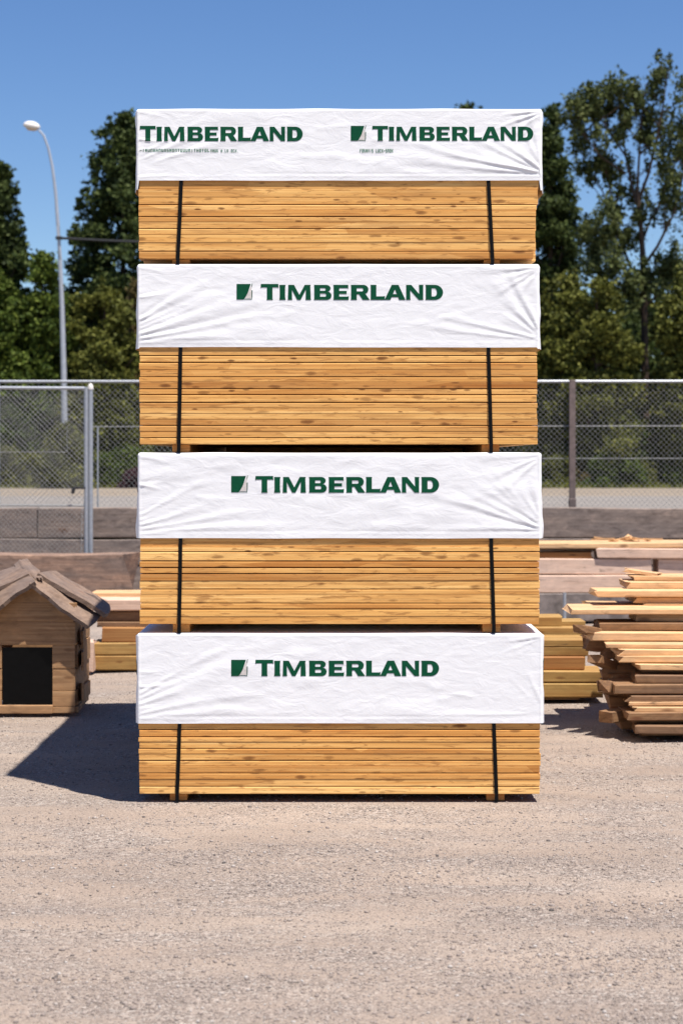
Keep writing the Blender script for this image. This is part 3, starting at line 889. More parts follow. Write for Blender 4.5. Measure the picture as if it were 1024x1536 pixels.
for i, (xl, yt, tn, wd) in enumerate(PILE):
    Y = yfs[i]; zt_ = gz(yt, Y)
    pos = 'at the bottom of' if i == 0 else ('on top of' if i == 19 else ordn[i] + ' layer up in')
    zlo = zprev + .002
    gap = (zt_ - zlo) - (.046 if tn != 'd' else .062)
    if gap > .022:               # filler board added behind, mostly dark, to paint the shadow gap
        nm_ = 'the lowest board' if i == 0 else ('the topmost board' if i == 19 else 'the board ' + ordn[i] + ' layer up')
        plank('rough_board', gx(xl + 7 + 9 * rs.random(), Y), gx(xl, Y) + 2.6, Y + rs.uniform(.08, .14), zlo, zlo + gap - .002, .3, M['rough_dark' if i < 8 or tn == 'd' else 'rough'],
              'added shadow gap filler under ' + nm_ + ' of the right pile', 'board', 'rough boards in the untidy pile at right', ragged=.03, warp=.003)
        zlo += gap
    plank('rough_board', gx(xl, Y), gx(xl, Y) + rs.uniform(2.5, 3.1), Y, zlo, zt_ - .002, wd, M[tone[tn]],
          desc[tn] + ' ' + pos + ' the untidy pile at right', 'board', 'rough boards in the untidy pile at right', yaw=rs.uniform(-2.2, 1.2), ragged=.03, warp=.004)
    zprev = zt_
# second row of the pile, whose tops show behind the front row
for (xl, i, lab) in ((905, 11, 'pale board lying behind the wide knotty board of the right pile'), (880, 14, 'brown board behind the board that juts furthest left from the right pile')):
    Y = yfs[i] + PILE[i][3] + .03
    plank('rough_board', gx(xl, Y), gx(xl, Y) + 2.6, Y, gz(PILE[i][1], yfs[i]) - .06, gz(PILE[i][1], yfs[i]) - .006, .35, M['rough'], lab, 'board', 'rough boards in the untidy pile at right', yaw=-1)
for (xl, i0, th, wd_, mt, lab) in [  # back row added to darken the gaps, shade put into its colour
        (934, 0, .17, .40, 'd', 'dark shade filler beam low behind the front boards of the right pile'),
        (914, 2, .16, .38, 'd', 'dark shade filler board behind the second board from the bottom at right'),
        (916, 5, .12, .38, 'd', 'dark filler board in the shade behind the lower middle of the right pile'),
        (906, 6, .14, .36, 'd', 'dark filler board in the shade behind the middle of the right pile'),
        (908, 8, .10, .36, 'd', 'dark shade filler board at half height behind the right pile front'),
        (886, 10, .13, .34, 'd', 'dark thick shade filler board below the knotty board that juts left'),
        (926, 7, .10, .25, 'd', 'short dark shade filler board between the back row boards of the right pile')]:
    Y = yfs[i0] + .42
    zt_ = gz(PILE[i0][1], yfs[i0]) + .03
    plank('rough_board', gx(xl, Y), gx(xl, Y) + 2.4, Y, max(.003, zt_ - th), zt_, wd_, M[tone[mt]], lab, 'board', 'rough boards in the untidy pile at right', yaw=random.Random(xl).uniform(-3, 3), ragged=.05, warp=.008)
plank('broken_board', gx(936, 4.5), gx(985, 4.5), 4.45, zprev + .028, zprev + .055, .2, M['rough'], 'short broken board tilted up on the untidy pile at right', 'board', yaw=-8, pitch=8, ragged=.04)
for i, (px, py, L, yw, pt, lab) in enumerate([
        (918, 1076, .42, 48, 0, 'dark offcut lying skewed at the foot of the right pile'),
        (916, 1030, .40, 62, 12, 'dark offcut leaning against the left ends of the right pile'),
        (900, 985, .42, 55, 16, 'brown offcut poking out left of the right pile at half height'),
        (880, 940, .34, 60, 10, 'split brown offcut under the board that juts furthest left'),
        (925, 1004, .30, 25, 5, 'small pale offcut wedged among the left board ends of the right pile')]):
    Y = 2.95 + i * .12
    z = max(.005, gz(py, Y) - .05)
    plank('offcut', gx(px, Y), gx(px, Y) + L, Y, z, z + (.09 if i < 2 else .06), .12, M['rough_dark' if i != 4 else 'rough'], lab, 'offcut', 'offcuts by the right pile', yaw=yw, pitch=pt, ragged=.035)

# treated pile behind the stack on the right
TG = 'treated boards stacked right of the wrapped packs'
for (x0, x1, yt, yb, Y, wd, m, lab) in [
        (700, 868, 1047, 1051.5, 5.14, .5, 'rough_dark', 'dark bearer on the ground under the olive treated boards'),
        (690, 903, 1024.5, 1046.5, 5.10, .45, 'treated', 'lower long olive board in the treated pile right of the stack'),
        (690, 903, 1006.5, 1024, 5.10, .45, 'treated', 'upper long olive board in the treated pile right of the stack'),
        (700, 876, 985, 1006, 5.16, .45, 'treated_brown', 'brown treated board between olive boards right of the stack'),
        (700, 881, 970.5, 984.5, 5.18, .45, 'treated', 'short olive board second from the top of the treated pile'),
        (705, 879, 959.5, 970, 5.18, .50, 'treated', 'top board of the treated pile right of the stack'),
        (700, 868, 941, 958, 5.72, .40, 'treated', 'olive board set back behind the treated pile'),
        (700, 842, 925, 940.5, 5.80, .32, 'treated', 'short olive board topmost at the back of the treated pile')]:
    zb = 0 if yb > 1050 else gz(yb, Y)
    plank('treated_board', gx(x0, Y), gx(x1, Y), Y, max(zb, 0.001), gz(yt, Y), wd, M[m], lab, 'board', TG, warp=.002, ragged=.008)
MB().box((0, 0, 0), (.9, .34, .62), bevel=.006).build('timber_block', M['treated'], None, (1.75, 6.02, .31))
tag(bpy.data.objects['timber_block'], 'squared olive timber block behind the treated pile', 'timber')

# treated pile on the left
TG = 'treated boards stacked left of the wrapped packs'
for (x0, x1, yt, yb, Y, wd, m, lab) in [
        (137, 330, 983.5, 1004.5, 7.5, .45, 'treated', 'olive board at the bottom of the pile between kennel and stack'),
        (139, 330, 964.5, 983, 7.5, .45, 'treated', 'second olive board of the pile between kennel and stack'),
        (154, 330, 941, 964, 7.54, .42, 'treated_brown', 'brown board of the pile between kennel and stack'),
        (146, 330, 933, 940.5, 7.60, .40, 'rough_dark', 'thin dark filler in the shadow gap of the pile between kennel and stack'),  # this board and the next paint the shaded gap as dark wood
        (143, 330, 917, 932.5, 7.66, .40, 'rough_dark', 'dark filler in the shadow gap under the pale planks between kennel and stack'),
        (135, 330, 899, 916.5, 7.62, .42, 'timber', 'pale pink plank near the top of the pile beside kennel'),
        (137, 330, 889, 898.5, 7.95, .45, 'rough', 'sunlit plank on top of the pile beside the kennel')]:
    zb = 0.001 if yb > 1003 else gz(yb, Y)
    plank('treated_board' if m.startswith('treat') else 'rough_board', gx(x0, Y), gx(x1, Y), Y, zb, gz(yt, Y), wd, M[m], lab, 'board', TG, warp=.002, ragged=.012)
plank('offcut', gx(124, 7.3), gx(139, 7.3), 7.3, .0, .30, .22, M['timber'], 'pale offcut block between the kennel and the olive boards', 'offcut', ragged=.02)

# large timbers behind, on the right
TG = 'large timbers stacked before the retaining wall'
Yt = 13.4
for (nm, x0, x1, yt, yb, Y, wd, m, lab, cat) in [
        ('concrete_beam', 650, 945, 890, 932.5, Yt, .42, 'concrete', 'grey beam on the ground beneath the pale timbers', 'beam'),
        ('timber', 650, 981, 862.5, 889, Yt + .03, .40, 'timber', 'pale squared timber lying directly on the grey beam', 'timber'),
        ('timber', 650, 974, 838, 861.5, Yt + .05, .40, 'timber', 'pale timber with a rounded broken right end', 'timber'),
        ('timber', 986, 1200, 838, 889, Yt + .06, .40, 'timber', 'thick pale timber running out of the picture at right', 'timber'),
        ('rough_board', 650, 888, 828, 837, Yt + .1, .36, 'treated_brown', 'thin brown board between the upper pale timbers', 'board'),
        ('timber', 896, 1200, 822.5, 837.5, Yt + .02, .38, 'timber', 'pale pinkish timber under the top plank at right', 'timber'),
        ('rough_board', 650, 1200, 815, 822, Yt + .06, 1.0, 'rough', 'long sunlit plank on top of the large timbers', 'board')]:
    plank(nm, gx(x0, Y), gx(x1, Y), Y, max(.001, gz(yb, Y)), gz(yt, Y), wd, M[m], lab, cat, TG, warp=.006, ragged=.03)
plank('support_block', gx(990, Yt + .1), gx(1060, Yt + .1), Yt + .1, .001, gz(889.5, Yt + .1), .3, M['rough_dark'], 'dark block propping the thick pale timber at right', 'block')
plank('rough_board', gx(650, Yt + .1), gx(894, Yt + .1), Yt + .3, gz(828, Yt + .1), gz(822.3, Yt + .1), .5, M['timber'], 'pale strip under the long sunlit plank', 'board')
pin = MB(); a = at(846, 932, Yt - .1)
pin.tube([(a.x, a.y, 0), (a.x, a.y, gz(889, Yt - .1))], .022, 8).box((a.x, a.y, .015), (.12, .12, .03))
tag(pin.build('steel_pin', M['steel'], None, smooth=True), 'upright steel pin standing against the grey beam', 'pin')
sp = MB()
for k in range(7):
    rr = random.Random(k)
    p = at(900 + k * 12 + rr.uniform(-5, 5), 809, Yt + .6); p.z = gz(815, Yt) + .03
    sp.box(p, (rr.uniform(.15, .35), .05, .02), Matrix.Rotation(R(rr.uniform(-18, 18)), 3, 'Y') @ Matrix.Rotation(R(rr.uniform(-40, 40)), 3, 'Z'))
p = at(945, 806, Yt + .6)
sp.hexa([p + Vector((-.12, 0, -.03)), p + Vector((.12, 0, -.05)), p + Vector((.1, .1, -.03)), p + Vector((-.02, .1, .04))], .012)
tag(sp.build('splintered_wood', M['rough']), 'heap of orange splinters on the long sunlit plank', 'splinters')

# weathered beam on the left
plank('split_beam', gx(-260, 16.8), gx(192, 16.8), 16.8, gz(890, 16.8), gz(829, 16.8), .55, M['beam'], 'huge weathered beam with a split right end before the wall', 'beam', pitch=.35, warp=.02, ragged=.13)
for x, lb in ((-60, 'block under the far left part of the huge weathered beam'), (165, 'block under the split end of the huge weathered beam')):
    plank('support_block', gx(x, 16.85), gx(x, 16.85) + .35, 16.85, .001, gz(892, 16.8), .4, M['rough_dark'], lb, 'block', ragged=.01)

# ------------------------------------------------------------------ retaining wall
WY = 19.0
wall = empty('retaining_wall', (0, WY, 0), 'weathered timber retaining wall of large sleepers below the fence', 'retaining wall')
ztop = gz(762, WY)
courses = [(0, .43), (.435, gz(808, WY) - .004), (gz(807.5, WY), ztop)]
rs = random.Random(4)
for ci, (z0, z1) in enumerate(courses):
    x = -20 + rs.uniform(0, 2)
    while x < 20:
        L = rs.uniform(3.2, 4.6)
        _seed[0] += 1
        me = plank_mesh(L - .012, .30, z1 - z0 - .006, _seed[0], .012, .012, 18)
        link('sleeper', me, M['weathered'], wall, (x, rs.uniform(-.012, .02), z0 + .003))
        x += L

# ------------------------------------------------------------------ fence and gate
def chain_mesh(x0, x1, z0, z1, pitch, r, y=0.0):
    V = []; Fc = []
    W_, H_ = x1 - x0, z1 - z0
    cr = [(math.cos(a), math.sin(a)) for a in (0, math.pi / 2, math.pi, 3 * math.pi / 2)]
    for sgn in (1, -1):
        n0 = int(-H_ / pitch) - 1; n1 = int(W_ / pitch) + 1
        for k in range(n0, n1 + 1):
            # line x = x0 + k*pitch + t, z = z0 + t  (or falling)
            ta = max(0.0, -k * pitch); tb = min(H_, W_ - k * pitch)
            if tb - ta < .01: continue
            pa = np.array((x0 + k * pitch + ta, y + sgn * r, ta)); pb = np.array((x0 + k * pitch + tb, y + sgn * r, tb))
            if sgn < 0: pa[2] = H_ - pa[2]; pb[2] = H_ - pb[2]
            pa[2] += z0; pb[2] += z0
            d_ = (pb - pa) / np.linalg.norm(pb - pa)
            a_ = np.array((0, 1, 0)); b_ = np.cross(d_, a_)
            i0 = len(V)
            for p_ in (pa, pb):
                for c_, s_ in cr: V.append(p_ + r * (a_ * c_ + b_ * s_))
            for q_ in range(4):
                Fc.append((i0 + q_, i0 + (q_ + 1) % 4, i0 + 4 + (q_ + 1) % 4, i0 + 4 + q_))
    return np_mesh('wire_mesh', V, Fc)


FY = 19.75
fence = empty('chain_link_fence', (0, FY, BZ), 'galvanised chain link fence standing along the top of the timber wall', 'fence')
FX = 13.0
def fz(py): return gz(py, FY) - BZ
link('wire_mesh', chain_mesh(-FX, FX, 0.02, fz(573), .088, .0021), M['wire'], fence)
MB().tube([(-FX, -.01, fz(572.5)), (FX, -.01, fz(572.0))], .024, 10).build('top_rail', M['steel'], fence, smooth=True)
MB().tube([(gx(139, FY), .02, fz(640)), (FX, .02, fz(638))], .008, 8).build('middle_rail', M['wire'], fence, smooth=True)
MB().tube([(gx(560, FY), .02, fz(688)), (FX, .02, fz(687))], .006, 8).build('lower_rail', M['wire'], fence, smooth=True)
px_post = gx(857, FY)
MB().box((px_post, -.06, fz(570) / 2 - .1), (.10, .07, fz(570) + .2), bevel=.008).build('post', M['brownpost'], fence)
MB().box((px_post, -.06, fz(790) / 2 + fz(728) / 2 - .06), (.115, .085, .36), bevel=.008).build('post_base', M['brownpost'], fence)
for xx_ in (gx(147, FY),):
    MB().tube([(xx_, .0, -.1), (xx_, .0, fz(640))], .013, 8).build('brace', M['steel'], fence, smooth=True)
for xx_ in (px_post + 4.6, px_post - 4.6, px_post - 9.2):
    MB().tube([(xx_, -.05, -.1), (xx_, -.05, fz(571))], .03, 10).build('post', M['steel'], fence, smooth=True)

GY = 17.9
gx0, gx1 = gx(-230, GY), gx(129.5, GY)
gate = empty('gate', ((gx0 + gx1) / 2, GY, 0), 'wire mesh yard gate in a tube frame, left of the stack', 'gate')
def lx(x): return x - (gx0 + gx1) / 2
gt = gz(580.5, GY)
gb = gz(868, GY)
link('wire_mesh', chain_mesh(lx(gx0), lx(gx1), gb, gt, .074, .0019), M['wire'], gate)
fr = MB()
fr.tube([(lx(gx0), 0, gt), (lx(gx1), 0, gt - .02)], .026, 10).tube([(lx(gx0), 0, gb), (lx(gx1), 0, gb)], .026, 10)
fr.tube([(lx(gx1), 0, gb), (lx(gx1), 0, gt)], .032, 10).tube([(lx(gx0), 0, gb), (lx(gx0), 0, gt)], .03, 10)
fr.build('gate_frame', M['steel'], gate, smooth=True)
MB().tube([(lx(gx0), .01, gz(757, GY)), (lx(gx1), .01, gz(758.5, GY))], .014, 8).build('crossbar', M['wire'], gate, smooth=True)
MB().tube([(lx(gx0), .01, gz(678, GY)), (lx(gx(101, GY)), .01, gz(678, GY))], .005, 8).build('crossbar', M['wire'], gate, smooth=True)
MB().tube([(lx(gx(101, GY)), .01, gz(678, GY)), (lx(gx(101, GY)), .01, gz(640, GY))], .004, 8).build('crossbar', M['wire'], gate, smooth=True)
lt = MB(); a = at(111, 735, GY)
lt.box((lx(a.x), -.04, a.z), (.05, .05, .11), Matrix.Rotation(R(15), 3, 'Y'), bevel=.01).box((lx(a.x) + .1, -.03, a.z + .03), (.16, .02, .03), bevel=.005)
lt.build('latch', M['cable'], gate)
chn = MB()
a = at(124, 760, GY); b_ = at(122.5, 832, GY)
for k in range(16):
    t = k / 15; p = a.lerp(b_, t)
    chn.box((lx(p.x) + (.006 if k % 2 else -.006), -.035, p.z), (.016 if k % 2 else .008, .012, .048), bevel=.003)
chn.build('chain', M['wire'], gate)
gp = empty('gate_post', (gx(136, GY), GY + .02, 0), 'galvanised round gate post with a cap, beside the gate', 'post')
MB().tube([(0, 0, 0), (0, 0, gz(580, GY))], .036, 12).build('post_tube', M['steel'], gp, smooth=True)
cp = MB(); zt_ = gz(580, GY)
cp.tube([(0, 0, zt_ - .04), (0, 0, zt_), (0, 0, zt_ + .035), (0, 0, zt_ + .05)], [.043, .043, .03, .008], 12)
cp.build('post_cap', M['lamphead'], gp, smooth=True)

# ------------------------------------------------------------------ kennel
KY = 4.2
kx = lambda px: gx(px, KY)
kz = lambda py: gz(py, KY)
kn = empty('dog_kennel', (kx(41), KY, 0), 'small ramshackle wooden dog kennel with a black doorway and sagging plank roof', 'dog kennel')
ox = kx(41)
xl, xr = kx(-31) - ox, kx(113) - ox
dl_, dr_ = kx(4) - ox, kx(79) - ox
dep = .82
fw = MB(); rs = random.Random(9)
rows_ = [1070, 1060, 1036, 1003, 968, 932, 904, 886]
for k in range(len(rows_) - 1):
    z0, z1 = max(.0, kz(rows_[k])), kz(rows_[k + 1])
    yj = rs.uniform(-.006, .006)
    if k < 4:
        for a, b2 in ((xl, dl_), (dr_, xr)):
            fw.box(((a + b2) / 2 + rs.uniform(-.006, .006), .012 + yj, (z0 + z1) / 2), (b2 - a, .024, z1 - z0 - .004), bevel=.003)
    elif k < 6:
        fw.box(((xl + xr) / 2, .012 + yj, (z0 + z1) / 2), (xr - xl + rs.uniform(-.01, .01), .024, z1 - z0 - .004), bevel=.003)
    if k == 5:
        pass
# gable triangle
zg = kz(904)
b = bmesh.new()
tri = [(xl + .06, zg), (xr - .06, zg), (kx(48) - ox, kz(880))]
A_ = [b.verts.new((x, .0, z)) for x, z in tri]; B_ = [b.verts.new((x, .024, z)) for x, z in tri]
b.faces.new(A_); b.faces.new(B_[::-1])
for i in range(3): b.faces.new((A_[i], A_[(i + 1) % 3], B_[(i + 1) % 3], B_[i]))
fw.add(b)
fw.build('front_wall', M['kennel'], kn)
sw_ = MB()
for k in range(len(rows_) - 2):
    z0, z1 = max(0, kz(rows_[k])), kz(rows_[k + 1])
    e = rs.uniform(-.02, .05)
    sw_.box((xr - .012 + rs.uniform(0, .02), .03 + dep / 2 + e / 2, (z0 + z1) / 2), (.024, dep - e, z1 - z0 - .008), Matrix.Rotation(R(rs.uniform(-2, 2)), 3, 'Z'), bevel=.003)
sw_.build('right_wall', M['kennel'], kn)
lw = MB(); lw.box((xl + .012, .03 + dep / 2, kz(904) / 2), (.024, dep, kz(904)), bevel=.003).build('left_wall', M['kennel'], kn)
bw = MB(); bw.box(((xl + xr) / 2, dep + .045, kz(904) / 2), (xr - xl, .024, kz(904)), bevel=.003).build('back_wall', M['kennel'], kn)
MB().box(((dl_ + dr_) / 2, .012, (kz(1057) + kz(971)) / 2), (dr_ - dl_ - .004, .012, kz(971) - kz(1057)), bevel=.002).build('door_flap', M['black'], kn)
MB().box(((dl_ + dr_) / 2 - .01, -.006, .035), (dr_ - dl_ + .03, .06, .068), bevel=.005).build('threshold', M['kennel'], kn)
# loose broken boards on the right side
for k, (z, l_) in enumerate(((.16, .2), (.42, .24), (.60, .2))):
    MB().box((xr + .035, .14 + k * .05, z), (.02, l_, .15), Matrix.Rotation(R(14 - 6 * k), 3, 'Z') @ Matrix.Rotation(R(-6 + 7 * k), 3, 'X'), bevel=.003).build('loose_board', M['kennel'], kn)


def kp(px, py, dy):
    p = at(px, py, KY + dy)
    return (p.x - ox, dy, p.z)


def roof_plank(pts, th, seed):
    """warped, ragged slab between four corner points"""
    rs_ = random.Random(seed)
    A, B, C_, D_ = [Vector(p) for p in pts]      # A front ridge, B front eave, C rear eave, D rear ridge
    n = (B - A).cross(D_ - A).normalized()
    if n.z < 0: n = -n
    bm = bmesh.new(); N1, N2 = 9, 3
    T_, Bo = [], []
    for i in range(N1 + 1):
        rt, rb = [], []
        for j in range(N2 + 1):
            s, t = i / N1, j / N2
            p = A.lerp(B, s).lerp(D_.lerp(C_, s), t)
            if j in (0, N2): p = p + (D_ - A).normalized() * rs_.uniform(-.012, .012)
            if i in (0, N1): p = p + (B - A).normalized() * rs_.uniform(-.025, .02)
            p = p + n * (.010 * math.sin(5 * s + seed) + rs_.uniform(-.003, .003))
            rt.append(bm.verts.new(p)); rb.append(bm.verts.new(p - n * th))
        T_.append(rt); Bo.append(rb)
    for i in range(N1):
        for j in range(N2):
            bm.faces.new((T_[i][j], T_[i + 1][j], T_[i + 1][j + 1], T_[i][j + 1]))
            bm.faces.new((Bo[i][j], Bo[i][j + 1], Bo[i + 1][j + 1], Bo[i + 1][j]))
    for i in range(N1):
        bm.faces.new((T_[i][0], Bo[i][0], Bo[i + 1][0], T_[i + 1][0])); bm.faces.new((T_[i][N2], T_[i + 1][N2], Bo[i + 1][N2], Bo[i][N2]))
    for j in range(N2):
        bm.faces.new((T_[0][j], T_[0][j + 1], Bo[0][j + 1], Bo[0][j])); bm.faces.new((T_[N1][j], Bo[N1][j], Bo[N1][j + 1], T_[N1][j + 1]))
    bmesh.ops.recalc_face_normals(bm, faces=bm.faces[:])
    me = bpy.data.meshes.new('roof_board'); bm.to_mesh(me); bm.free()
    return me


for i, (pts, th) in enumerate([
        ([(43, 875, -.125), (135, 940, -.125), (153, 922, .12), (62, 864, .14)], .03),
        ([(62, 860, .06), (161, 923, .04), (168, 909, .52), (84, 854, .58)], .035),
        ([(50, 875, -.125), (-52, 944, -.125), (-64, 908, .12), (40, 860, .14)], .03),
        ([(42, 860, .05), (-66, 908, .05), (-78, 880, .66), (28, 846, .64)], .03)]):
    link('roof_board', roof_plank([kp(*p) for p in pts], th, i * 3 + 1), M['roof'], kn)
link('ridge_board', roof_plank([kp(48, 872, -.02), kp(66, 864, -.0), kp(38, 837, .68), kp(24, 845, .66)], .022, 31), M['roof'], kn)

# ------------------------------------------------------------------ street lamp and cable
LY = 50.0
lp = at(97, 728, LY)
lamp = empty('street_lamp', (lp.x, LY, BZ), 'tall grey street lamp with a curved arm and pale oval head', 'street lamp')
path = [(98, 737), (97.5, 660), (96, 560), (93.5, 460), (90.5, 390), (87.5, 340), (84, 290), (79, 250), (73, 222), (66, 203), (58.5, 195)]
pts = [at(a, b2, LY) - Vector((lp.x, LY, BZ)) for a, b2 in path]; pts[0].z = 0
MB().tube(pts, [.110, .104, .090, .074, .063, .055, .049, .043, .038, .034, .030], 12).build('pole', M['lampgrey'], lamp, smooth=True)
hd = bmesh.new(); bmesh.ops.create_uvsphere(hd, u_segments=20, v_segments=12, radius=1)
hc = at(48, 189.5, LY) - Vector((lp.x, LY, BZ))
for v in hd.verts:
    z = v.co.z * (.16 if v.co.z > 0 else .09); x = v.co.x
    v.co = Vector((x * .27 * (1.0), v.co.y * (.15 - .03 * x), z - .03 * x))
hd.transform(Matrix.Translation(hc) @ Matrix.Rotation(R(2), 4, 'Y'))
m_ = MB(); m_.add(hd); m_.build('lamp_head', M['lamphead'], lamp, smooth=True)
ld = bmesh.new(); bmesh.ops.create_uvsphere(ld, u_segments=16, v_segments=8, radius=1)
for v in ld.verts: v.co = Vector((v.co.x * .19, v.co.y * .11, min(v.co.z, .1) * .07))
ld.transform(Matrix.Translation(hc + Vector((.02, 0, -.075))) @ Matrix.Rotation(R(2), 4, 'Y'))
m_ = MB(); m_.add(ld); m_.build('lens', M['lens'], lamp, smooth=True)
MB().box(at(89, 357, LY) - Vector((lp.x, LY, BZ)), (.2, .22, .10), bevel=.02).build('cable_clamp', M['cable'], lamp)
cb = []
for k in range(25):
    t = k / 24
    p = at(91 + 270 * t, 357 + 5 * t + 9 * 4 * t * (1 - t) * .4, LY + 6 * t)
    cb.append(p)
tag(MB().tube(cb, .045, 6).build('overhead_cable', M['cable'], None, smooth=True), 'dark overhead cable running right from the street lamp', 'cable')

# ------------------------------------------------------------------ vegetation
def leaf_mesh(name, C_, L, W_, rs_, updir=0.3):
    n = len(C_)
    a = rs_.normal(size=(n, 3)); a /= np.linalg.norm(a, axis=1)[:, None]
    nn = rs_.normal(size=(n, 3)); nn[:, 2] += updir * 2
    b_ = np.cross(a, nn); b_ /= (np.linalg.norm(b_, axis=1)[:, None] + 1e-9)
    sz = (.6 + .8 * rs_.rand(n))[:, None]
    a = a * L * sz * .5; b_ = b_ * W_ * sz * .5
    V = np.stack([C_ - a, C_ + b_ - a * .1, C_ + a, C_ - b_ - a * .1], 1).reshape(-1, 3)
    f = np.arange(4 * n).reshape(n, 4)
    return np_mesh(name, V, f)


def clumps_to_points(cl, rad, per, rs_, squash=.75, shell=.5):
    out = []
    for c, r in zip(cl, rad):
        n = max(4, int(per * (r / np.mean(rad)) ** 2))
        d_ = rs_.normal(size=(n, 3)); d_ /= np.linalg.norm(d_, axis=1)[:, None]
        rr = r * rs_.rand(n) ** (shell)
        # ragged clump: sprays reach further in a few directions
        sp_ = 1 + .45 * np.sin(d_[:, 0] * 5 + c[0] * 9) * np.sin(d_[:, 2] * 6 + c[2] * 5)
        out.append(c + d_ * (rr * sp_)[:, None] * np.array([1, 1, squash]))
    return np.concatenate(out)


def tree(name, label, cx, top, rpx, Y, leaf, seed, prof, n=150, per=150, lsize=.17, crad=.62, t0=.05, limbs=40, cat='tree', trunk_r=.2, group='trees beyond the road', tips=0, gap=0.0):
    rs_ = np.random.RandomState(seed)
    sc = F / (Y + D)
    x0 = gx(cx, Y); H = gz(top, Y) - BZ; Rr = rpx / sc
    root = empty(name, (x0, Y, BZ), label, cat, group)
    bend = rs_.uniform(-.25, .25, 2)
    def axis(t): return np.array((bend[0] * math.sin(t * 2.5) * .8, bend[1] * t, H * t))
    cl, rad, tt = [], [], []
    lobes = rs_.uniform(0, 6.28, 4)
    while len(cl) < n:
        t = t0 + (1 - t0) * rs_.rand()
        a = rs_.uniform(0, 6.283)
        p = prof(t) * (1 + .22 * math.sin(3 * a + lobes[0] + 7 * t) + .18 * math.sin(13 * t + lobes[1] + a))
        r = Rr * p * rs_.rand() ** .42
        if gap and rs_.rand() < gap and r < Rr * p * .45: continue
        if rs_.rand() > .25 + .75 * prof(t): continue
        cr_ = crad * (.55 + .75 * rs_.rand()) * (.55 + .45 * min(1, prof(t) * 1.2))
        c = axis(t) + np.array((r * math.cos(a), r * math.sin(a), 0))
        c[2] = min(c[2], H - cr_ * .5)
        cl.append(c); rad.append(cr_); tt.append(t)
    for k in range(tips):        # upright tips that break the outline
        a = rs_.uniform(0, 6.283); t = rs_.uniform(.45, .97); r = Rr * prof(t) * 1.0
        c = axis(t) + np.array((r * math.cos(a), r * math.sin(a) * .6, 0))
        for q_ in range(3):
            cl.append(c + np.array((rs_.uniform(-.1, .1), 0, .28 * q_))); rad.append(crad * (.42 - .1 * q_)); tt.append(t)
    cl = np.array(cl); rad = np.array(rad)
    pts_ = clumps_to_points(cl, rad, per, rs_)
    pts_ = pts_[pts_[:, 2] > .05]
    link('crown', leaf_mesh('crown', pts_, lsize, lsize * .62, rs_), leaf, root)
    tk = MB()
    ts = np.linspace(0, .93, 12)
    tk.tube([tuple(axis(t)) for t in ts], [max(.03, trunk_r * (1 - t) ** .8) for t in ts], 9)
    order = rs_.permutation(len(cl))[:limbs]
    for i in order:
        c = cl[i]; t1 = max(.08, min(.9, c[2] / H - .05 - .10 * rs_.rand()))
        s_ = axis(t1); m1 = s_ * .5 + c * .5 + np.array((0, 0, -.12 * np.linalg.norm(c - s_) * .5)) + rs_.normal(size=3) * .06
        rb = max(.018, trunk_r * .35 * (1 - t1))
        tk.tube([tuple(s_), tuple(m1), tuple(c)], [rb, rb * .7, rb * .25], 6, cap=False)
    tk.build('trunk', M['bark'], root, smooth=True)
    return root


conif = lambda t: (0.92 * (1 - t) ** .75 + .05) * (1 if t > .08 else .8)
broad = lambda t: max(.08, math.sin(math.pi * min(1, (t * .88 + .10))) ** .7)
tall = lambda t: max(.06, min(1.0, 1.25 * (1 - t) ** .55)) * (.75 + .25 * min(1, t * 4))
bushy = lambda t: max(.1, math.sqrt(max(0, 1 - t ** 2.2)))

tree('conifer', 'dark green tree at the left edge, left of the street lamp', 6, 246, 92, 57, M['leaf_dark'], 21, conif, 200, 170, .16, .52, .12, 40, tips=26)
tree('conifer', 'tall dark tree between the street lamp and the stack', 190, 172, 108, 60, M['leaf_dark'], 22, tall, 330, 170, .17, .56, .06, 50, tips=40)
tree('broadleaf_tree', 'tree whose tips just show above the stack top', 700, 156, 110, 64, M['leaf_dark'], 23, tall, 220, 150, .2, .75, .1, 30, tips=14)
tree('broadleaf_tree', 'dense dark tree close behind the right edge of the stack', 818, 158, 56, 60, M['leaf_dark'], 24, tall, 230, 150, .16, .52, .06, 40, tips=26)
tree('broadleaf_tree', 'dark tree at the right edge behind the loose crowned tree', 1090, 215, 66, 63, M['leaf_dark'], 25, tall, 200, 160, .18, .62, .06, 30, tips=12)
tree('broadleaf_tree', 'bright green young tree just right of the street lamp foot', 66, 380, 84, 54, M['leaf_mid'], 26, conif, 170, 200, .15, .52, .03, 30, tips=10)
tree('broadleaf_tree', 'olive green bushy tree between lamp and stack', 158, 432, 70, 54, M['leaf_olive'], 27, bushy, 130, 200, .14, .50, .03, 30, tips=10)
tree('broadleaf_tree', 'brownish bushy tree half hidden by the stack at left', 214, 420, 50, 56, M['leaf_brown'], 28, bushy, 90, 180, .14, .5, .03, 20, tips=8)
tree('broadleaf_tree', 'mid green bushy tree at the left picture edge below the conifer', -12, 402, 66, 54, M['leaf_mid'], 29, bushy, 130, 200, .15, .52, .03, 30, tips=10)
tree('broadleaf_tree', 'olive bushy tree next to the right edge of the stack', 842, 412, 58, 53, M['leaf_olive'], 30, bushy, 120, 200, .14, .50, .03, 30, tips=10)
tree('broadleaf_tree', 'bright olive tree in front of the loose crowned tree', 900, 420, 58, 51.6, M['leaf_olive'], 31, bushy, 120, 200, .14, .50, .03, 30, tips=12)
tree('broadleaf_tree', 'olive bushy tree below the loose crown, right of its trunk', 1024, 415, 50, 51.6, M['leaf_olive'], 32, bushy, 130, 200, .14, .50, .03, 30, tips=12)

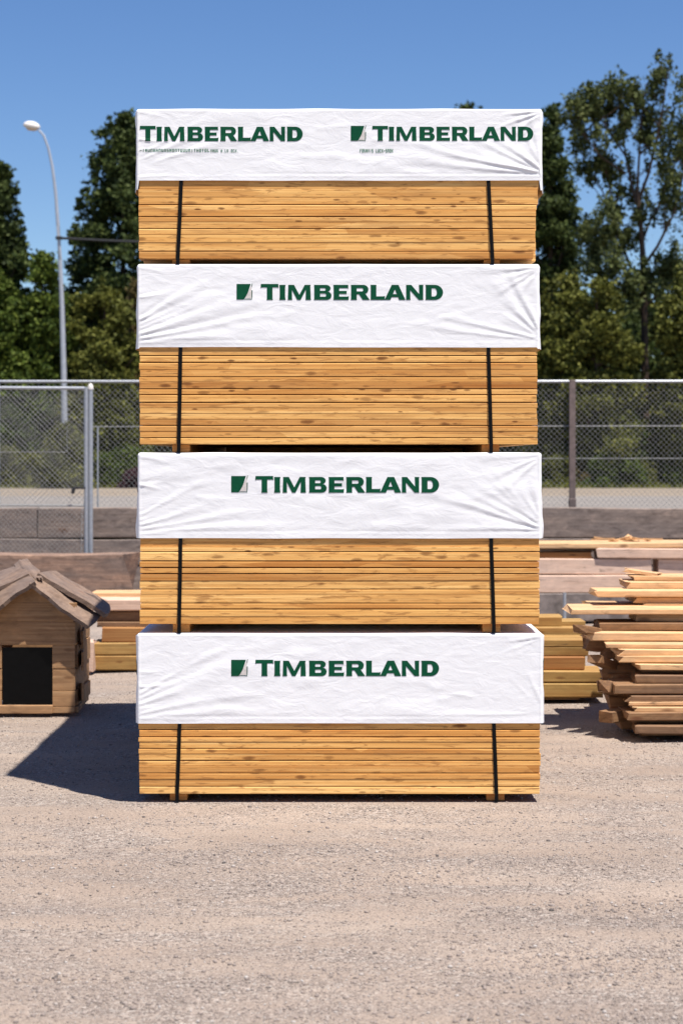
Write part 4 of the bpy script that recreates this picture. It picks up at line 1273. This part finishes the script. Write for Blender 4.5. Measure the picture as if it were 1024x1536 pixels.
# the tall loose-crowned tree at right, with trunk and limbs showing
TY = 54.0
bp = Vector((gx(967, TY), TY, BZ))
lt_ = empty('loose_crowned_tree', bp, 'tall airy tree at right with visible trunk and sky showing through', 'tree', 'trees beyond the road')
def tp(px, py, dy=0): return at(px, py, TY + dy) - bp
rs_ = np.random.RandomState(77)
tk = MB()
trunk = [tp(967, 731), tp(967, 640), tp(966, 520), tp(965, 440), tp(963, 380), tp(959, 320), tp(955, 285)]
trunk[0].z = 0
tk.tube(trunk, [.17, .15, .125, .11, .10, .085, .07], 10)
limbs = [
    ([(959, 320, 0), (948, 285, .2), (938, 235, .4), (930, 180, .5), (925, 140, .5)], .055),
    ([(957, 300, 0), (972, 260, -.2), (985, 205, -.4), (995, 150, -.5), (999, 112, -.5)], .06),
    ([(955, 285, 0), (958, 230, -.3), (962, 170, -.3), (968, 125, -.2)], .05),
    ([(965, 430, 0), (945, 400, .3), (925, 350, .5), (915, 290, .6), (903, 225, .7)], .065),
    ([(925, 350, .5), (918, 320, .9), (895, 270, 1.2), (872, 235, 1.2)], .04),
    ([(964, 400, 0), (985, 370, -.5), (1010, 320, -.7), (1024, 260, -.8), (1030, 205, -.8)], .06),
    ([(963, 360, 0), (975, 330, .6), (1000, 285, .9), (1015, 225, 1.0)], .045),
    ([(966, 460, 0), (1000, 430, .2), (1030, 400, .3)], .05),
    ([(966, 470, 0), (935, 440, -.3), (900, 415, -.3)], .05),
    ([(945, 400, .3), (915, 385, .2), (885, 360, 0)], .035),
    ([(938, 235, .4), (915, 200, .2), (895, 170, 0), (901, 140, 0)], .035),
    ([(938, 260, .4), (900, 235, -.2), (868, 190, -.2), (866, 165, -.2)], .035),
]
cl, rad = [], []
for pth, r0 in limbs:
    P3 = [tp(*p) for p in pth]
    tk.tube(P3, [r0 * (1 - .75 * i / (len(P3) - 1)) for i in range(len(P3))], 7, cap=False)
    # twigs and leaf clumps along the outer two thirds
    for k in range(25):
        t = rs_.uniform(.30, 1.0); s = t * (len(P3) - 1); i = min(int(s), len(P3) - 2)
        b0 = P3[i].lerp(P3[i + 1], s - i)
        d_ = Vector(rs_.normal(size=3)); d_.z = abs(d_.z) * .8 + .35; d_.normalize()
        ln = rs_.uniform(.35, 1.25) * (1.15 - .45 * t)
        e = b0 + d_ * ln
        if rs_.rand() < .6: tk.tube([b0, b0.lerp(e, .5) + Vector((0, 0, -.05)), e], [.022, .016, .008], 5, cap=False)
        cl.append(np.array(e)); rad.append(rs_.uniform(.15, .36))
        if rs_.rand() < .45:
            cl.append(np.array(e) + np.array((0, 0, .22))); rad.append(.14)
for k in range(44):              # lower skirts of the crown
    px, py = rs_.uniform(880, 1060), rs_.uniform(300, 470)
    if 925 < px < 1012 and py < 400 and rs_.rand() < .8: continue
    cl.append(np.array(tp(px, py, rs_.uniform(-1.2, 1.5)))); rad.append(rs_.uniform(.25, .5))
tk.build('trunk', M['bark'], lt_, smooth=True)
pp = clumps_to_points(np.array(cl), np.array(rad), 58, rs_, 1.15, .55)
link('crown', leaf_mesh('crown', pp, .135, .08, rs_), M['leaf_airy'], lt_)


def shrub(name, label, cx, top, rpx, Y, leaf, seed, n=50, per=160, lsize=.11, crad=.30, cat='shrub', prof=bushy, group='shrubs along the far verge'):
    rs_ = np.random.RandomState(seed)
    sc = F / (Y + D); H = gz(top, Y) - BZ; Rr = rpx / sc
    root = empty(name, (gx(cx, Y), Y, BZ), label, cat, group)
    cl, rad = [], []
    for k in range(n):
        t = rs_.rand(); a = rs_.uniform(0, 6.283)
        r = Rr * prof(t) * rs_.rand() ** .45 * (1 + .2 * math.sin(3 * a + seed))
        c_ = min(crad, H * .35) * rs_.uniform(.6, 1.2)
        cl.append(np.array((r * math.cos(a), r * math.sin(a), max(c_ * .4, t * (H - c_ * .5))))); rad.append(c_)
    p_ = clumps_to_points(np.array(cl), np.array(rad), per, rs_, .85)
    p_ = p_[p_[:, 2] > .01]
    link('foliage', leaf_mesh('foliage', p_, lsize, lsize * .6, rs_), leaf, root)
    st = MB()
    for k in range(7):
        c = cl[rs_.randint(len(cl))]
        st.tube([(0, 0, 0), tuple(c * .5 + np.array((0, 0, .1))), tuple(c)], [.03, .02, .008], 5, cap=False)
    st.build('stem', M['bark'], root)
    return root


shrub('shrub', 'large rounded olive shrub behind the fence right of the brown post', 935, 588, 52, 52, M['leaf_mid'], 51, 110, 200, .12, .36)
shrub('shrub', 'tall narrow olive shrub at the right picture edge behind the fence', 1003, 625, 34, 52, M['leaf_olive'], 52, 60, 180)
shrub('shrub', 'low round green bush below the large olive shrub', 918, 676, 40, 50.5, M['leaf_mid'], 53, 60, 200, .09, .26)
shrub('shrub', 'yellowish low bush left of the brown fence post', 838, 684, 26, 51.0, M['leaf_olive'], 54, 45, 180, .09, .24)
shrub('shrub', 'small dry brown bush by the foot of the brown post', 868, 700, 24, 51.2, M['leaf_brown'], 55, 30, 150, .09, .22)
shrub('shrub', 'yellow green bush between two darker bushes at right', 962, 690, 24, 51.0, M['leaf_olive'], 56, 40, 180, .09, .24)
shrub('shrub', 'low dark bush at the far right behind the fence', 1010, 690, 40, 51.4, M['leaf_mid'], 57, 60, 180, .09, .26)
shrub('shrub', 'dark bush in front of the stack edge behind the fence at right', 815, 640, 40, 54, M['leaf_dark'], 58, 60, 180, .12, .32)
shrub('shrub', 'tall olive shrub hiding the foot of the street lamp', 100, 636, 36, 49.2, M['leaf_olive'], 59, 80, 190, .10, .28)
shrub('shrub', 'dark green shrub at the left edge behind the gate mesh', 20, 610, 50, 52, M['leaf_mid'], 60, 80, 190, .12, .34)
shrub('shrub', 'olive shrub between the gate post and the stack', 172, 600, 42, 53, M['leaf_olive'], 61, 70, 190, .12, .34)
shrub('shrub', 'purple leaved low shrub close to the left side of the stack', 200, 705, 17, 49.5, M['leaf_purple'], 62, 30, 140, .09, .2)


def hedge(name, label, x0, x1, top, Y, leaf, seed, n, per=170):
    rs_ = np.random.RandomState(seed)
    H = gz(top, Y) - BZ; a, b_ = gx(x0, Y), gx(x1, Y)
    root = empty(name, ((a + b_) / 2, Y, BZ), label, 'hedge', 'hedges along the far verge')
    cl = np.column_stack([rs_.uniform(a, b_, n) - (a + b_) / 2, rs_.uniform(-.5, .5, n), H * rs_.uniform(.12, .88, n)])
    cl[:, 2] *= 1 + .18 * np.sin(cl[:, 0] * 2.1 + seed)
    p_ = clumps_to_points(cl, rs_.uniform(.2, .36, n), per, rs_, .8)
    p_ = p_[p_[:, 2] > .01]
    link('foliage', leaf_mesh('foliage', p_, .10, .06, rs_), leaf, root)


hedge('hedge', 'long low green hedge behind the gate at left', -120, 124, 672, 50.6, M['leaf_olive'], 71, 190)
hedge('hedge', 'short low green hedge between gate post and stack', 136, 300, 680, 50.8, M['leaf_mid'], 72, 120)
hedge('hedge', 'low hedge at the far right behind the fence bushes', 800, 1130, 690, 53.0, M['leaf_mid'], 73, 170)

rs_ = np.random.RandomState(91)
nW = 1500
cl = np.column_stack([rs_.uniform(-40, 40, nW), rs_.uniform(66, 76, nW), BZ + 7.4 * rs_.rand(nW) ** .95])
p_ = clumps_to_points(cl, rs_.uniform(.8, 1.5, nW), 130, rs_, .9)
p_ = p_[p_[:, 2] > BZ]
tag(link('distant_wood', leaf_mesh('distant_wood', p_, .36, .24, rs_), M['leaf_dark']), 'dark undergrowth of the wood behind the trees', 'woodland', kind='stuff')

# tufts of dry grass at the foot of the hedges
rs_ = np.random.RandomState(92)
nG = 14000
gxs = rs_.uniform(-16, 16, nG); gys = 49.6 + 3.5 * rs_.rand(nG) ** 1.5
h_ = rs_.uniform(.06, .22, nG); lean = rs_.normal(size=(nG, 2)) * .06; wv = .012
V = np.stack([np.column_stack([gxs - wv, gys, np.full(nG, BZ)]), np.column_stack([gxs + wv, gys, np.full(nG, BZ)]), np.column_stack([gxs + lean[:, 0], gys + lean[:, 1], BZ + h_])], 1).reshape(-1, 3)
tag(link('grass', np_mesh('grass', V, np.arange(3 * nG).reshape(nG, 3)), M['leaf_olive']), 'strip of dry grass along the far verge', 'grass', kind='stuff')

# ------------------------------------------------------------------ camera and view
cd = bpy.data.cameras.new('camera'); cam = bpy.data.objects.new('camera', cd); COL.objects.link(cam)
cd.sensor_fit = 'VERTICAL'; cd.sensor_height = 36.0; cd.lens = F / 1536 * 36
cd.shift_y = -(768 - HZ) / 1536
cd.clip_start = .1; cd.clip_end = 2000
cam.location = (0, -D, CH); cam.rotation_euler = (R(90), 0, 0)
cd.dof.use_dof = True; cd.dof.focus_distance = D; cd.dof.aperture_fstop = 3.2
SC.camera = cam
vs = SC.view_settings
vs.view_transform = 'Standard'; vs.look = 'None'; vs.exposure = 0.82; vs.gamma = 1.0; vs.use_curve_mapping = False
